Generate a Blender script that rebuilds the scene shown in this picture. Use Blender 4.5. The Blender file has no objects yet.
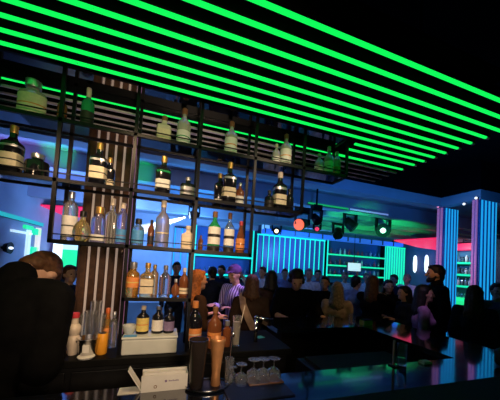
import bpy, bmesh, math, random
from mathutils import Vector, Matrix, noise
random.seed(7)
PI = math.pi
scn = bpy.context.scene
COL = scn.collection
EYE = 1.65
# ------------------------------------------------------------------ camera
F, PPX, PPY = 250.0, 250.0, 254.0
wx = Vector((757, 55, F)).normalized()          # picture direction of world X
wy = Vector((-83, 5, F)); wy = (wy - wx * wy.dot(wx)).normalized()
wz = wx.cross(wy)                                # picture direction of world Z
if wz.y > 0: wz = -wz
cam_d = bpy.data.cameras.new('camera'); cam = bpy.data.objects.new('camera', cam_d); COL.objects.link(cam)
def cam_axis(v):                                 # picture vector (x right, y down, z ahead) -> world
    return Vector((wx.dot(v), wy.dot(v), wz.dot(v)))
rx, ry, rz = cam_axis(Vector((1, 0, 0))), cam_axis(Vector((0, -1, 0))), cam_axis(Vector((0, 0, -1)))
M = Matrix((rx, ry, rz)).transposed().to_4x4(); M.translation = (0, 0, EYE)
cam.matrix_world = M
cam_d.sensor_width = 36; cam_d.lens = F / 500 * 36; cam_d.shift_y = (PPY - 200) / 500
cam_d.clip_start = .02; cam_d.clip_end = 100
scn.camera = cam
def ray(px, py): return cam_axis(Vector((px - PPX, py - PPY, F)))
def atY(px, py, Y):
    d = ray(px, py); return d * (Y / d.y) + Vector((0, 0, EYE))
def atX(px, py, X):
    d = ray(px, py); return d * (X / d.x) + Vector((0, 0, EYE))
def atZ(px, py, Z):
    d = ray(px, py); return d * ((Z - EYE) / d.z) + Vector((0, 0, EYE))
def colX(px, Y, Z):                              # the X at depth Y, height Z that falls on picture column px
    lo, hi = -30.0, 30.0
    def u(x):
        p = Vector((x, Y, Z - EYE)); q = wx * p.x + wy * p.y + wz * p.z
        return PPX + F * q.x / max(q.z, 1e-3) if q.z > 1e-3 else (-1e9 if x < 0 else 1e9)
    for _ in range(60):
        m = (lo + hi) / 2
        if u(m) < px: lo = m
        else: hi = m
    return (lo + hi) / 2
def ground(px, depth):                           # X, Y of a picture column at a distance along the view
    t = (px - PPX) / F
    return depth * (.316 + .949 * t), depth * (.949 - .316 * t)

# ------------------------------------------------------------------ materials
MATS = {}
def mat(name, col, rough=.5, metal=0., emit=None, strength=1., trans=0., ior=1.45, var=0., scale=20., bump=0., spec=.5, coat=0., alpha=1.):
    if name in MATS: return MATS[name]
    m = bpy.data.materials.new(name); m.use_nodes = True
    nt = m.node_tree; b = nt.nodes['Principled BSDF']
    b.inputs['Base Color'].default_value = (*col, 1); b.inputs['Roughness'].default_value = rough
    b.inputs['Metallic'].default_value = metal; b.inputs['IOR'].default_value = ior
    b.inputs['Transmission Weight'].default_value = trans
    b.inputs['Specular IOR Level'].default_value = spec; b.inputs['Coat Weight'].default_value = coat
    b.inputs['Coat Roughness'].default_value = .05
    if emit:
        b.inputs['Emission Color'].default_value = (*emit, 1); b.inputs['Emission Strength'].default_value = strength
    if var or bump:
        tc = nt.nodes.new('ShaderNodeTexCoord'); n = nt.nodes.new('ShaderNodeTexNoise')
        n.inputs['Scale'].default_value = scale; n.inputs['Detail'].default_value = 4
        nt.links.new(tc.outputs['Object'], n.inputs['Vector'])
        if var:
            r = nt.nodes.new('ShaderNodeValToRGB'); e = r.color_ramp.elements
            e[0].position = .3; e[1].position = .7
            e[0].color = (*[c * (1 - var) for c in col], 1); e[1].color = (*[min(1, c * (1 + var)) for c in col], 1)
            nt.links.new(n.outputs['Fac'], r.inputs['Fac']); nt.links.new(r.outputs['Color'], b.inputs['Base Color'])
        if bump:
            bp = nt.nodes.new('ShaderNodeBump'); bp.inputs['Strength'].default_value = bump; bp.inputs['Distance'].default_value = .01
            nt.links.new(n.outputs['Fac'], bp.inputs['Height']); nt.links.new(bp.outputs['Normal'], b.inputs['Normal'])
    MATS[name] = m
    return m
BLACK = mat('black_paint', (.006, .006, .007), .45, var=.3)
BLKMETAL = mat('black_metal', (.003, .003, .005), .4, var=.3, scale=60, spec=.25)
BLKRUBBER = mat('black_rubber', (.004, .004, .004), .8, var=.4, scale=80)
CEILBLACK = mat('black_ceiling_paint', (.002, .0022, .003), .9, var=.2, scale=3, spec=.05)
CEILHALL = mat('hall_ceiling_paint', (.36, .40, .50), .8, var=.12, scale=1.5)
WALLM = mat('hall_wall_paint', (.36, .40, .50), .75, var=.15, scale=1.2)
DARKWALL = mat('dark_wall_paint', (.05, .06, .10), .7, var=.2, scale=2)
FASCIA = mat('fascia_paint', (.30, .36, .46), .6, var=.08, scale=2)
FLOORM = mat('dark_floor', (.02, .02, .024), .3, var=.4, scale=6)
COUNTER = mat('polished_counter', (.004, .005, .010), .09, var=.4, scale=30, ior=2.5, coat=.5)
COUNTERFRONT = mat('counter_front', (.004, .004, .004), .55, var=.3, scale=10, spec=.15)
MIRROR = mat('dark_mirror_glass', (.72, .70, .74), .04, 1.0)
GREEN = mat('green_led', (.0, .2, .05), .4, emit=(.004, .80, .085), strength=1.25)
SLATBLK = mat('slat_black', (.008, .010, .008), .7, var=.2, scale=40, spec=.1)
SLATGREY = mat('slat_unlit_diffuser', (.60, .54, .60), .5, var=.1, scale=30)
TEAL = mat('teal_led', (0, .2, .2), .4, emit=(.01, .75, .62), strength=1.2)
TEALG = mat('teal_green_led', (0, .2, .12), .4, emit=(.01, .72, .36), strength=1.1)
CYAN = mat('cyan_tube', (0, .15, .3), .4, emit=(.012, .36, .80), strength=1.0)
BLUEBACK = mat('blue_reflector', (.05, .18, .45), .35, var=.2, scale=30)
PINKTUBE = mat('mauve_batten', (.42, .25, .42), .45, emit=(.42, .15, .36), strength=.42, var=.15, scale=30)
RED = mat('red_glow', (.3, .0, .03), .5, emit=(.85, .02, .12), strength=1.0)
WHITEL = mat('white_lamp', (.8, .8, .8), .4, emit=(.75, .88, 1), strength=1.5)
WARML = mat('warm_lamp', (.8, .7, .5), .4, emit=(1, .72, .40), strength=3.0)
ORANGEL = mat('orange_lamp', (.8, .2, .05), .4, emit=(.95, .12, .03), strength=1.1)
SCREENW = mat('screen_glow', (.5, .6, .7), .4, emit=(.50, .70, .80), strength=1.0)
SCREENG = mat('green_screen_glow', (.0, .4, .2), .4, emit=(.02, .75, .22), strength=1.0)
PALEBLUE = mat('pale_blue_panel', (.2, .4, .7), .4, emit=(.15, .42, .75), strength=.9)
BLUEL = mat('blue_panel', (.02, .1, .5), .4, emit=(.02, .12, .62), strength=.9)
WOOD = mat('slat_wood', (.10, .042, .022), .5, var=.35, scale=25)
WARMSTRIP = mat('warm_batten', (.55, .44, .36), .4, emit=(.42, .30, .24), strength=.55)
STEEL = mat('steel', (.6, .6, .62), .22, 1.0)
CHROME = mat('chrome', (.75, .75, .78), .12, 1.0)
COPPER = mat('copper', (.72, .33, .13), .42, .6, var=.15)
WHITEP = mat('white_paper', (.72, .70, .66), .6, var=.05, scale=30)
WHITEBOX = mat('white_plastic', (.58, .60, .56), .4, var=.05, scale=15)
CREAM = mat('cream_label', (.72, .60, .42), .55, var=.1, scale=60)
WHITELAB = mat('white_label', (.75, .72, .68), .55, var=.08, scale=60)
YELLAB = mat('yellow_label', (.72, .55, .16), .55, var=.1, scale=60)
ORALAB = mat('orange_label', (.72, .26, .07), .55, var=.15, scale=60)
PURLAB = mat('purple_label', (.22, .16, .30), .55, var=.15, scale=60)
BLUELAB = mat('blue_label', (.08, .30, .65), .5, var=.15, scale=60)
DARKLAB = mat('dark_label', (.02, .015, .015), .5)
GOLDCAP = mat('gold_cap', (.72, .42, .12), .35, .7)
CREAMCAP = mat('cream_cap', (.70, .60, .48), .5)
SILVCAP = mat('silver_cap', (.55, .55, .58), .3, .8)
BLKCAP = mat('black_cap', (.012, .010, .010), .4)
BROWNCAP = mat('brown_cork', (.22, .10, .04), .6)
REDCAP = mat('red_cap', (.6, .05, .07), .4)
G_CLEAR = mat('clear_glass', (.96, .97, .98), .02, trans=.95)
G_FROST = mat('frosted_glass', (.78, .78, .90), .28, trans=.85)
G_GREY = mat('grey_glass', (.86, .85, .82), .10, trans=.9)
G_BLUE = mat('blue_glass', (.35, .58, .85), .10, trans=.8)
G_LILAC = mat('lilac_glass', (.55, .52, .88), .10, trans=.85)
G_GREEN = mat('green_glass', (.03, .40, .14), .12, trans=.45)
G_PALEGREEN = mat('pale_green_glass', (.68, .63, .56), .12, trans=.55)
G_AMBER = mat('amber_glass', (.92, .50, .12), .10, trans=.8)
G_GOLD = mat('gold_liquor_glass', (.92, .68, .30), .10, trans=.85)
G_BROWN = mat('brown_glass', (.25, .08, .03), .12, trans=.35)
G_BLACK = mat('black_glass', (.008, .008, .012), .12)
G_CREAM = mat('cream_ceramic', (.62, .52, .42), .35, var=.1)
SKIN = mat('skin', (.46, .26, .18), .55, var=.12, scale=12)
EYEW = mat('eye_dark', (.02, .015, .012), .2)
def cloth(name, c, r=.9): return mat(name, c, r, var=.25, scale=18, bump=.3, spec=.08)
C_BLACK = cloth('black_cloth', (.003, .003, .0035))
C_NAVY = cloth('navy_cloth', (.012, .016, .035))
C_DENIM = cloth('dark_denim', (.02, .028, .05))
C_GREYBLUE = cloth('grey_blue_cloth', (.16, .19, .34))
C_WHITE = cloth('white_cloth', (.62, .64, .70))
C_BROWN = cloth('brown_cloth', (.035, .02, .014))
C_TAN = cloth('tan_cloth', (.34, .22, .15))
C_MAUVE = cloth('mauve_cloth', (.30, .14, .26))
def hairm(name, c): return mat(name, c, .55, var=.45, scale=45, bump=.5, spec=.25)
H_BLACK = hairm('black_hair', (.010, .008, .008)); H_BROWN = hairm('brown_hair', (.07, .032, .016))
H_AUBURN = hairm('auburn_hair', (.30, .11, .035)); H_BLOND = hairm('blond_hair', (.22, .15, .09)); H_GREY = hairm('greying_hair', (.22, .19, .18))
def striped():
    m = bpy.data.materials.new('striped_shirt'); m.use_nodes = True; nt = m.node_tree; b = nt.nodes['Principled BSDF']
    tc = nt.nodes.new('ShaderNodeTexCoord'); w = nt.nodes.new('ShaderNodeTexWave'); w.inputs['Scale'].default_value = 9; w.inputs['Distortion'].default_value = .6
    r = nt.nodes.new('ShaderNodeValToRGB'); e = r.color_ramp.elements
    e[0].color = (.10, .06, .20, 1); e[1].color = (.62, .50, .78, 1); e[0].position = .25; e[1].position = .6
    nt.links.new(tc.outputs['Object'], w.inputs['Vector']); nt.links.new(w.outputs['Fac'], r.inputs['Fac']); nt.links.new(r.outputs['Color'], b.inputs['Base Color'])
    b.inputs['Roughness'].default_value = .85
    return m
C_STRIPE = striped()

# ------------------------------------------------------------------ mesh builder
class MB:
    def __init__(s): s.bm = bmesh.new()
    def quadbox(s, c, size, rot=None):
        mt = Matrix.Translation(c) @ (rot.to_4x4() if rot else Matrix()) @ Matrix.Diagonal((*size, 1))
        bmesh.ops.create_cube(s.bm, size=1, matrix=mt); return s
    def box(s, x0, x1, y0, y1, z0, z1): return s.quadbox(((x0+x1)/2, (y0+y1)/2, (z0+z1)/2), (abs(x1-x0), abs(y1-y0), abs(z1-z0)))
    def bevel(s, w=.004, seg=2):
        bmesh.ops.bevel(s.bm, geom=s.bm.edges[:], offset=w, segments=seg, profile=.5, affect='EDGES', clamp_overlap=True); return s
    def cone(s, p0, p1, r0, r1=None, seg=12):
        r1 = r0 if r1 is None else r1; p0, p1 = Vector(p0), Vector(p1); d = p1 - p0
        q = Vector((0, 0, 1)).rotation_difference(d.normalized()).to_matrix().to_4x4()
        bmesh.ops.create_cone(s.bm, cap_ends=True, segments=seg, radius1=r0, radius2=r1, depth=d.length, matrix=Matrix.Translation((p0+p1)/2) @ q); return s
    def ball(s, c, r, seg=16, rot=None):
        if not hasattr(r, '__len__'): r = (r, r, r)
        mt = Matrix.Translation(c) @ (rot.to_4x4() if rot else Matrix()) @ Matrix.Diagonal((*r, 1))
        bmesh.ops.create_uvsphere(s.bm, u_segments=seg, v_segments=max(6, seg*2//3), radius=1, matrix=mt); return s
    def cap(s, p0, r0, p1, r1, seg=10):          # tapered capsule
        s.cone(p0, p1, r0, r1, seg); s.ball(p0, r0, seg); s.ball(p1, r1, seg); return s
    def lathe(s, prof, c=(0, 0, 0), seg=24, n=2., sx=1., sy=1., close=True, rot=None):
        rings = []
        for r, z in prof:
            ring = []
            for k in range(seg):
                a = 2*PI*(k+.5)/seg; ca, sa = math.cos(a), math.sin(a)
                f = 1 / (abs(ca)**n + abs(sa)**n)**(1/n) if n != 2. else 1
                v = Vector((r*f*ca*sx, r*f*sa*sy, z))
                if rot: v = rot @ v
                ring.append(s.bm.verts.new(v + Vector(c)))
            rings.append(ring)
        for a, b in zip(rings, rings[1:]):
            for k in range(seg): s.bm.faces.new((a[k], a[(k+1) % seg], b[(k+1) % seg], b[k]))
        if close:
            s.bm.faces.new(rings[0][::-1]); s.bm.faces.new(rings[-1])
        return s
    def poly(s, pts, z0, z1):                    # prism over an XY outline
        a = [s.bm.verts.new((p[0], p[1], z0)) for p in pts]; b = [s.bm.verts.new((p[0], p[1], z1)) for p in pts]
        n = len(pts); s.bm.faces.new(a[::-1]); s.bm.faces.new(b)
        for k in range(n): s.bm.faces.new((a[k], a[(k+1) % n], b[(k+1) % n], b[k]))
        bmesh.ops.recalc_face_normals(s.bm, faces=s.bm.faces[:]); return s
    def build(s, name, m, parent=None, smooth=False, loc=None):
        me = bpy.data.meshes.new(name); s.bm.to_mesh(me); s.bm.free(); me.materials.append(m)
        if smooth:
            for p in me.polygons: p.use_smooth = True
        o = bpy.data.objects.new(name, me); COL.objects.link(o)
        if parent: o.parent = parent
        if loc is not None: o.location = loc
        return o
def autosmooth(o, ang=40):
    me = o.data
    bm = bmesh.new(); bm.from_mesh(me)
    for e in bm.edges:
        e.smooth = not (len(e.link_faces) == 2 and e.calc_face_angle(0) > math.radians(ang))
    for f in bm.faces: f.smooth = True
    bm.to_mesh(me); bm.free(); return o
def tag(o, label, cat, group=None, kind=None):
    o['label'] = label; o['category'] = cat
    if group: o['group'] = group
    if kind: o['kind'] = kind
    return o
def thing(name, label, cat, loc=(0, 0, 0), rotz=0., group=None, kind=None):
    o = bpy.data.objects.new(name, None); COL.objects.link(o); o.location = loc; o.rotation_euler = (0, 0, rotz); o.empty_display_size = .05
    return tag(o, label, cat, group, kind)
def struct(o): o['kind'] = 'structure'; return o
def dup(root, loc, label=None, rotz=None):
    r = root.copy(); COL.objects.link(r); r.location = loc
    if label: r['label'] = label
    if rotz is not None: r.rotation_euler = (0, 0, rotz)
    for ch in list(root.children):
        c = ch.copy(); COL.objects.link(c); c.parent = r
        for g in list(ch.children):
            d = g.copy(); COL.objects.link(d); d.parent = c
    return r

# ------------------------------------------------------------------ the room
LX, RX, BY, FY = -3.4, 11.0, -2.5, 10.0
HZ = 3.3
struct(MB().box(LX-.2, RX+.2, BY-.2, FY+.2, -.2, 0).build('floor', FLOORM))
struct(MB().box(LX-.2, RX+.2, FY, FY+.2, 0, 4.2).build('wall_far', WALLM))
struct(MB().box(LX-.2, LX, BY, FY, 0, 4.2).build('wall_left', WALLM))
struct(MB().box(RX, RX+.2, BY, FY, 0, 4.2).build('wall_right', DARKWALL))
struct(MB().box(LX, RX, BY-.2, BY, 0, 4.2).build('wall_back', BLACK))
CY1, CY2 = 3.58, 2.90                              # corner of the raised black ceiling
CX1 = colX(440.5, CY1, 2.8)
struct(MB().poly([(LX, BY), (RX, BY), (RX, CY2), (CX1, CY2), (CX1, CY1), (LX, CY1)], 3.75, 3.95).build('ceiling', CEILBLACK))
struct(MB().poly([(LX, CY1+.2), (CX1+.2, CY1+.2), (CX1+.2, CY2+.2), (RX, CY2+.2), (RX, FY), (LX, FY)], HZ, HZ+.2).build('ceiling_hall', CEILHALL))
struct(MB().box(LX, CX1+.2, CY1, CY1+.2, 3.04, 3.22).build('trim_1', FASCIA))
struct(MB().box(CX1, CX1+.2, CY2+.2, CY1, 3.04, 3.22).build('trim_2', FASCIA))
struct(MB().box(CX1, RX, CY2, CY2+.2, 3.04, 3.22).build('trim_3', FASCIA))
struct(MB().box(LX, CX1+.2, CY1+.02, CY1+.18, 3.22, 3.95).build('trim_4', CEILBLACK))
struct(MB().box(CX1+.02, CX1+.18, CY2+.18, CY1+.02, 3.22, 3.95).build('trim_5', CEILBLACK))
struct(MB().box(CX1+.02, RX, CY2+.02, CY2+.18, 3.22, 3.95).build('trim_6', CEILBLACK))
for k, (y0, y1, zz, bx) in enumerate(((4.75, 4.95, 3.0, LX), (6.0, 6.2, 3.02, LX), (7.6, 7.8, 3.02, LX), (5.4, 5.55, 3.0, 3.0), (6.7, 6.85, 3.0, 3.0))):
    struct(MB().box(bx, RX, y0, y1, zz, HZ).build('trim_%d' % (7+k), CEILHALL))

# ------------------------------------------------------------------ slatted light canopy
CZ = EYE + .98
can = thing('slatted_light_canopy', 'black slatted ceiling canopy with glowing green light strips over the bar', 'light canopy', (0, 0, CZ))
SL = .863
def slat(y, x0, x1, lit):
    s = MB().box(x0, x1, y-.0072, y+.0072, .012, .075).build('slat', SLATBLK, can)
    e = .03
    MB().box(x0, x1-(e if lit else 0), y-.0075, y+.0075, 0, .012).build('led_strip' if lit else 'strip_diffuser', GREEN if lit else SLATGREY, s)
    if lit: MB().box(x1-e, x1, y-.0075, y+.0075, 0, .012).build('end_cap', SLATGREY, s)
XE = 2.10
for i in range(1, 16):
    y = SL + .09*(i-1) + (.030 if i >= 11 else 0)
    x0 = -2.4; x1 = XE
    if i == 1: x1 = 1.74
    if i in (9, 10): x0 = 1.33
    slat(y, x0, x1, i <= 11)
for x in (-2.0, -.9, .0, .9, 1.6): MB().box(x-.02, x+.02, SL-.03, 1.56,   .075, .12).build('carrier_rail', CEILBLACK, can)
for x in (-2.0, -.9, .3, 1.6): MB().box(x-.02, x+.02, 1.80, 2.2,   .075, .12).build('carrier_rail', CEILBLACK, can)
MB().box(-2.4, 1.7, SL-.03, 2.2, .13, .15).build('backing_board', CEILBLACK, can)
for x in (-1.6, .1, 1.5): MB().cone((x, 1.2, .15), (x, 1.2, 3.75-CZ), .012).build('hanger_rod', BLKMETAL, can)

# ------------------------------------------------------------------ hanging bottle rack
RY0, RY1 = 1.60, 1.77
LV = [EYE+.07, EYE+.40, EYE+.73, EYE+1.04]
PX = [-.975, -.60, -.225, .15, .525, .90, 1.275]
BACKZ = 1.09
rack = thing('hanging_bottle_rack', 'black metal stepped bottle rack with dark mirror shelves hanging over the back bar', 'bottle rack', (0, 0, 0))
bt = .009
low = [LV[1], LV[0], BACKZ, BACKZ, LV[0], LV[1], LV[2]]
for x, zl in zip(PX, low):
    for y in (RY0, RY1):
        MB().box(x-bt, x+bt, y-bt, y+bt, zl-(0 if zl == BACKZ else .02), LV[3]+.06).build('post', BLKMETAL, rack)
ext = [(PX[1], PX[4]), (PX[0]-.4, PX[5]), (PX[0]-.4, PX[6]), (PX[0]-.4, PX[6])]
def shelf(z, x0, x1, panel, rail=True, bays=()):
    s = MB()
    s.box(x0-bt, x1+bt, RY0-bt, RY0+bt, z-.02, z); s.box(x0-bt, x1+bt, RY1-bt, RY1+bt, z-.02, z)
    s.box(x0-bt, x0+bt, RY0, RY1, z-.02, z); s.box(x1-bt, x1+bt, RY0, RY1, z-.02, z)
    sh = s.build('shelf_frame', BLKMETAL, rack)
    MB().box(x0, x1, RY0+bt, RY1-bt, z-.012, z-.001).build('shelf_panel', panel, sh)
    if rail:
        MB().box(x0, x1, RY0-.003, RY0+.003, z+.026, z+.032).build('guard_rail', BLKMETAL, sh)
for (a, b), z in zip(ext, LV): shelf(z, a, b, MIRROR, z < LV[3])
MB().box(ext[3][0], ext[3][1], RY1-.006, RY1+bt, LV[3]-.06, LV[3]-.02).build('reflection_lip', BLKMETAL, rack)  # added lip that keeps the green strip out of the mirror panel's reflection
SHA, = (1.415,)
shelf(SHA, PX[2], PX[3], MIRROR, False)

# ------------------------------------------------------------------ slatted pillars
def pillar(name, label, x0, x1, y0, y1, z1, core, front_m, side_m, strip_m, n, nside, bw=.20, near_m=None, cat='column', group=None):
    t = thing(name, label, cat, ((x0+x1)/2, (y0+y1)/2, 0), kind='thing', group=group)
    hx, hy = (x1-x0)/2, (y1-y0)/2
    MB().box(-hx+.012, hx-.012, -hy+.012, hy-.012, 0, z1).build('core', core, t)
    MB().box(-hx-.01, hx+.01, -hy-.01, hy+.01, 0, .12).build('plinth', BLKMETAL, t)
    w = 2*hx/n
    for k in range(n):
        x = -hx + w*(k+.5)
        MB().box(x-w*bw, x+w*bw, -hy-.010, -hy+.012, .12, z1).bevel(.004, 1).build('front_batten', front_m, t)
        MB().box(x+w*(bw+.04), x+w*(.96-bw)-(.012 if k == n-1 else 0), -hy+.0, -hy+.012, .12, z1).build('light_strip', strip_m, t)
    w = 2*hy/nside
    for s in (-1, 1):
        for k in range(nside):
            y = -hy + w*(k+.5)
            MB().box(s*hx-.012, s*hx+.012, y-w*.3, y+w*.3, .12, z1).bevel(.004, 1).build('side_batten', near_m if near_m and s < 0 else side_m, t)
    return t
c1 = (colX(442.5, CY1+.02, 2.3), colX(457, CY1+.02, 2.3)); d1 = atX(436, 240, c1[0]).y - CY1 - .02
c2 = (colX(477.5, CY2+.02, 2.3), colX(495.5, CY2+.02, 2.3)); d2 = atX(471, 240, c2[0]).y - CY2 - .02
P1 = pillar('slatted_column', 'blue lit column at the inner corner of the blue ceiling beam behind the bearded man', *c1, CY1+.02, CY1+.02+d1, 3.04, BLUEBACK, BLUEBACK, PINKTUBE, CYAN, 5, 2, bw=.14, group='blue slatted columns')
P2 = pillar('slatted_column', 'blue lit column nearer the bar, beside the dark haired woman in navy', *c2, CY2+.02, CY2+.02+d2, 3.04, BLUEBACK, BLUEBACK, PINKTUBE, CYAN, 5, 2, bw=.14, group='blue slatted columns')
P3 = pillar('slatted_column', 'brown wooden slatted column with pale strips behind the bottle rack', -.665, -.335, 2.32, 2.65, 3.75, WOOD, WOOD, PINKTUBE, WARMSTRIP, 5, 4, bw=.34, near_m=WOOD)

for k, (px, py, m, nm) in enumerate(((464, 204, WHITEL, 'small white downlight under the blue ceiling beam between the two columns'), (476, 198, WHITEL, 'small white downlight at the top of the nearer blue column'), (438, 206.5, mat('pink_lamp', (.8, .3, .5), .4, emit=(.9, .3, .6), strength=1.3), 'small pink downlight at the top of the far blue column'))):
    q = atX(px, py, CX1-.03)
    t = thing('downlight', nm, 'downlight', q, 0, 'downlights on the blue ceiling beam')
    MB().ball((0, 0, 0), (.022, .022, .022), 12).build('bulb', m, t, smooth=True)
    MB().cone((.012, 0, .0), (.03, 0, .0), .028, .03, 14).build('socket', BLKMETAL, t)
# ------------------------------------------------------------------ bar counters
CT = 1.10
def slab(name, x0, x1, y0, y1, label, cat='bar counter'):
    t = thing(name, label, cat, ((x0+x1)/2, (y0+y1)/2, 0)); return t
bar = thing('bar_counter', 'polished dark bar counter running along the front and turning towards the columns', 'bar counter')
top = [(-2.4, .55), (2.45, .55), (2.45, 2.45), (.95, 2.45), (.95, 2.0), (1.88, 2.0), (1.88, 1.175), (-2.4, 1.175)]
MB().poly(top, CT-.04, CT).build('countertop', COUNTER, bar)
fr = [(-2.4, .65), (2.36, .65), (2.36, 2.36), (1.02, 2.36), (1.02, 2.05), (1.93, 2.05), (1.93, 1.12), (-2.4, 1.12)]
MB().poly(fr, 0, CT-.04).build('bar_front', COUNTERFRONT, bar)
MB().box(-2.4, 2.47, .53, .905, CT, CT+.006).bevel(.003, 1).build('arm_rail', BLKRUBBER, bar)
bb = thing('back_bar_cabinet', 'low black back bar cabinet standing under the bottle rack', 'cabinet')
MB().box(-2.4, .85, 1.54, 2.02, BACKZ-.04, BACKZ).bevel(.004).build('worktop', COUNTERFRONT, bb)
MB().box(-2.38, .83, 1.58, 2.0, 0, BACKZ-.04).build('carcass', BLACK, bb)
for k in range(5):
    x = -2.36 + k*.64
    d = MB().box(x, x+.61, 1.565, 1.58, .12, BACKZ-.07).bevel(.003).build('door', BLACK, bb)
    MB().cone((x+.54, 1.55, .75), (x+.54, 1.55, .95), .006).build('handle', STEEL, d)

# ------------------------------------------------------------------ bottles
PROF = {
 'spirit': [(.90, 0), (1, .02), (1, .56), (.94, .63), (.62, .70), (.38, .76), (.33, .80), (.33, .92)],
 'square': [(.93, 0), (1, .02), (1, .60), (.95, .64), (.50, .70), (.36, .74), (.33, .78), (.33, .92)],
 'tall':   [(.90, 0), (1, .02), (1, .66), (.90, .72), (.45, .80), (.38, .84), (.38, .94)],
 'squat':  [(.92, 0), (1, .03), (1, .60), (.92, .68), (.50, .74), (.46, .78), (.46, .88)],
 'round':  [(.45, 0), (.62, .02), (.88, .14), (1, .30), (.92, .46), (.66, .60), (.36, .68), (.28, .74), (.28, .90)],
 'taper':  [(.85, 0), (1, .03), (.97, .35), (.80, .55), (.55, .70), (.40, .82), (.36, .93)],
}
CAPB = {'spirit': (.85, .40), 'square': (.84, .41), 'tall': (.86, .44), 'squat': (.80, .56), 'round': (.80, .36), 'taper': (.86, .43)}
def bottle(label, x, y, z, h, r, style, glass, capm, labm=None, lb=(.12, .46), band=None, liquid=None, stripe=None, group=None, neckm=None, sw=.006, name='liquor_bottle', cat='bottle', n=None, sy=1., seg=20):
    t = thing(name, label, cat, (x, y, z), 0, group)
    n = n or (5. if style == 'square' else 2.)
    p = [(a*r, b*h) for a, b in PROF[style]]
    autosmooth(MB().lathe(p, seg=seg, n=n, sy=sy).build('glass_body', glass, t))
    c0, cr = CAPB[style]
    autosmooth(MB().lathe([(cr*r*.95, c0*h), (cr*r, c0*h+.004), (cr*r, h-.003), (cr*r*.8, h)], seg=14).build('cap', capm, t))
    if neckm:
        autosmooth(MB().lathe([(r*.40, .72*h), (r*.365, .79*h), (r*.365, c0*h)], seg=14).build('neck_sleeve', neckm, t))
    if labm:
        f = 1.012
        la = MB().lathe([(r*f, lb[0]*h), (r*f, lb[1]*h)], seg=seg, n=n, sy=sy, close=False).build('paper_label', labm, t); autosmooth(la)
        mid = (lb[0]+lb[1])/2*h
        sg = MB().lathe([(r*f*1.006, mid-sw*h-.002), (r*f*1.006, mid+sw*h+.002)], seg=seg, n=n, sy=sy, close=False).build('label_band', stripe or DARKLAB, la); autosmooth(sg)
    if band:
        bd = MB().lathe([(r*1.012, band[1]*h), (r*1.012, band[2]*h)], seg=seg, n=n, sy=sy, close=False).build('body_band', band[0], t); autosmooth(bd)
    return t
def shelf_bottle(px, z, h, r, *a, y=None, **k):
    y = y if y else (RY0+RY1)/2
    kw = dict(k); label = kw.pop('label')
    return bottle(label, colX(px, y, z), y, z, h, r, *a, **kw)
z = LV[0]; g1 = 'bottles on the lowest hanging shelf'
shelf_bottle(68, z, .29, .038, 'tall', G_GREY, SILVCAP, WHITELAB, (.1, .5), label='tall grey clear bottle with pale label next to the round golden flask', y=1.71, group=g1)
shelf_bottle(81, z, .175, .046, 'round', G_GOLD, BLKCAP, None, label='round flask of golden liquor with black stopper on the lowest hanging shelf', y=1.655, group=g1)
shelf_bottle(97.5, z, .215, .041, 'squat', G_LILAC, GOLDCAP, WHITELAB, (.06, .22), label='violet tinted broad shouldered bottle with gold cap on the lowest hanging shelf', group=g1, neckm=GOLDCAP)
shelf_bottle(110, z, .275, .034, 'square', G_GREY, CREAMCAP, None, label='tall square clear bottle with cream cap in front of the brown slatted column', group=g1)
shelf_bottle(120.5, z, .255, .032, 'tall', G_LILAC, CREAMCAP, BLUELAB, (.06, .36), stripe=TEALG and PURLAB, label='clear bottle with blue and violet label beside the tall square clear bottle', group=g1)
shelf_bottle(137, z, .165, .034, 'squat', G_BLUE, BLKCAP, BLUELAB, (.10, .56), stripe=BLUELAB, label='short pale blue bottle with black cap on the lowest hanging shelf', group=g1, y=1.66)
shelf_bottle(150, z, .175, .020, 'tall', G_BROWN, BLKCAP, DARKLAB, (.1, .4), label='slim dark bottle partly behind the tall frosted bottle', group=g1, y=1.72)
shelf_bottle(161, z, .295, .042, 'spirit', G_FROST, CREAMCAP, G_FROST, (.1, .5), stripe=CREAM, label='tall frosted lilac bottle with cream cap on the lowest hanging shelf', group=g1, y=1.66, neckm=G_FROST)
shelf_bottle(187, z, .155, .042, 'square', G_CREAM, CREAMCAP, CREAM, (.1, .5), label='cream square bottle close to the rack post on the lowest shelf', group=g1, y=1.68, sy=.7)
shelf_bottle(200, z, .10, .016, 'tall', G_BROWN, BROWNCAP, None, label='tiny brown bottle beside the cream square bottle', group=g1)
shelf_bottle(213, z, .265, .041, 'spirit', G_GREEN, BROWNCAP, WHITELAB, (.17, .60), stripe=DARKLAB, sw=.03, band=(DARKLAB, .0, .13), label='green necked bottle with big white label and black band', group=g1, y=1.655)
shelf_bottle(228, z, .275, .036, 'spirit', G_BLUE, BROWNCAP, WHITELAB, (.17, .58), stripe=DARKLAB, sw=.03, band=(DARKLAB, .0, .13), label='blue necked bottle with white label and black band next to the green necked one', group=g1, y=1.69)
shelf_bottle(239.5, z, .225, .032, 'taper', G_BROWN, REDCAP, ORALAB, (.1, .45), stripe=G_BROWN, label='reddish brown bottle at the end of the lowest hanging shelf', group=g1, y=1.68)
z = LV[1]; g2 = 'dark bottles on the middle hanging shelf'
J = dict(n=4., group=g2)
shelf_bottle(10, z, .275, .045, 'square', G_BLACK, GOLDCAP, CREAM, (.15, .42), band=(SILVCAP, .54, .58), label='black square bottle with gold cap above the bending bartender', **J)
shelf_bottle(36, z, .14, .055, 'squat', G_BLACK, SILVCAP, None, label='squat black bottle with silver stopper above the bending bartender', group=g2)
shelf_bottle(97, z, .255, .043, 'square', G_BLACK, GOLDCAP, CREAM, (.14, .42), band=(SILVCAP, .55, .60), label='black square bottle with gold cap above the brown slatted column', y=1.66, **J)
shelf_bottle(108, z, .20, .030, 'square', G_BLACK, GOLDCAP, CREAM, (.12, .3), label='smaller black bottle with gold cap tucked behind its taller neighbour', y=1.72, **J)
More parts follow.
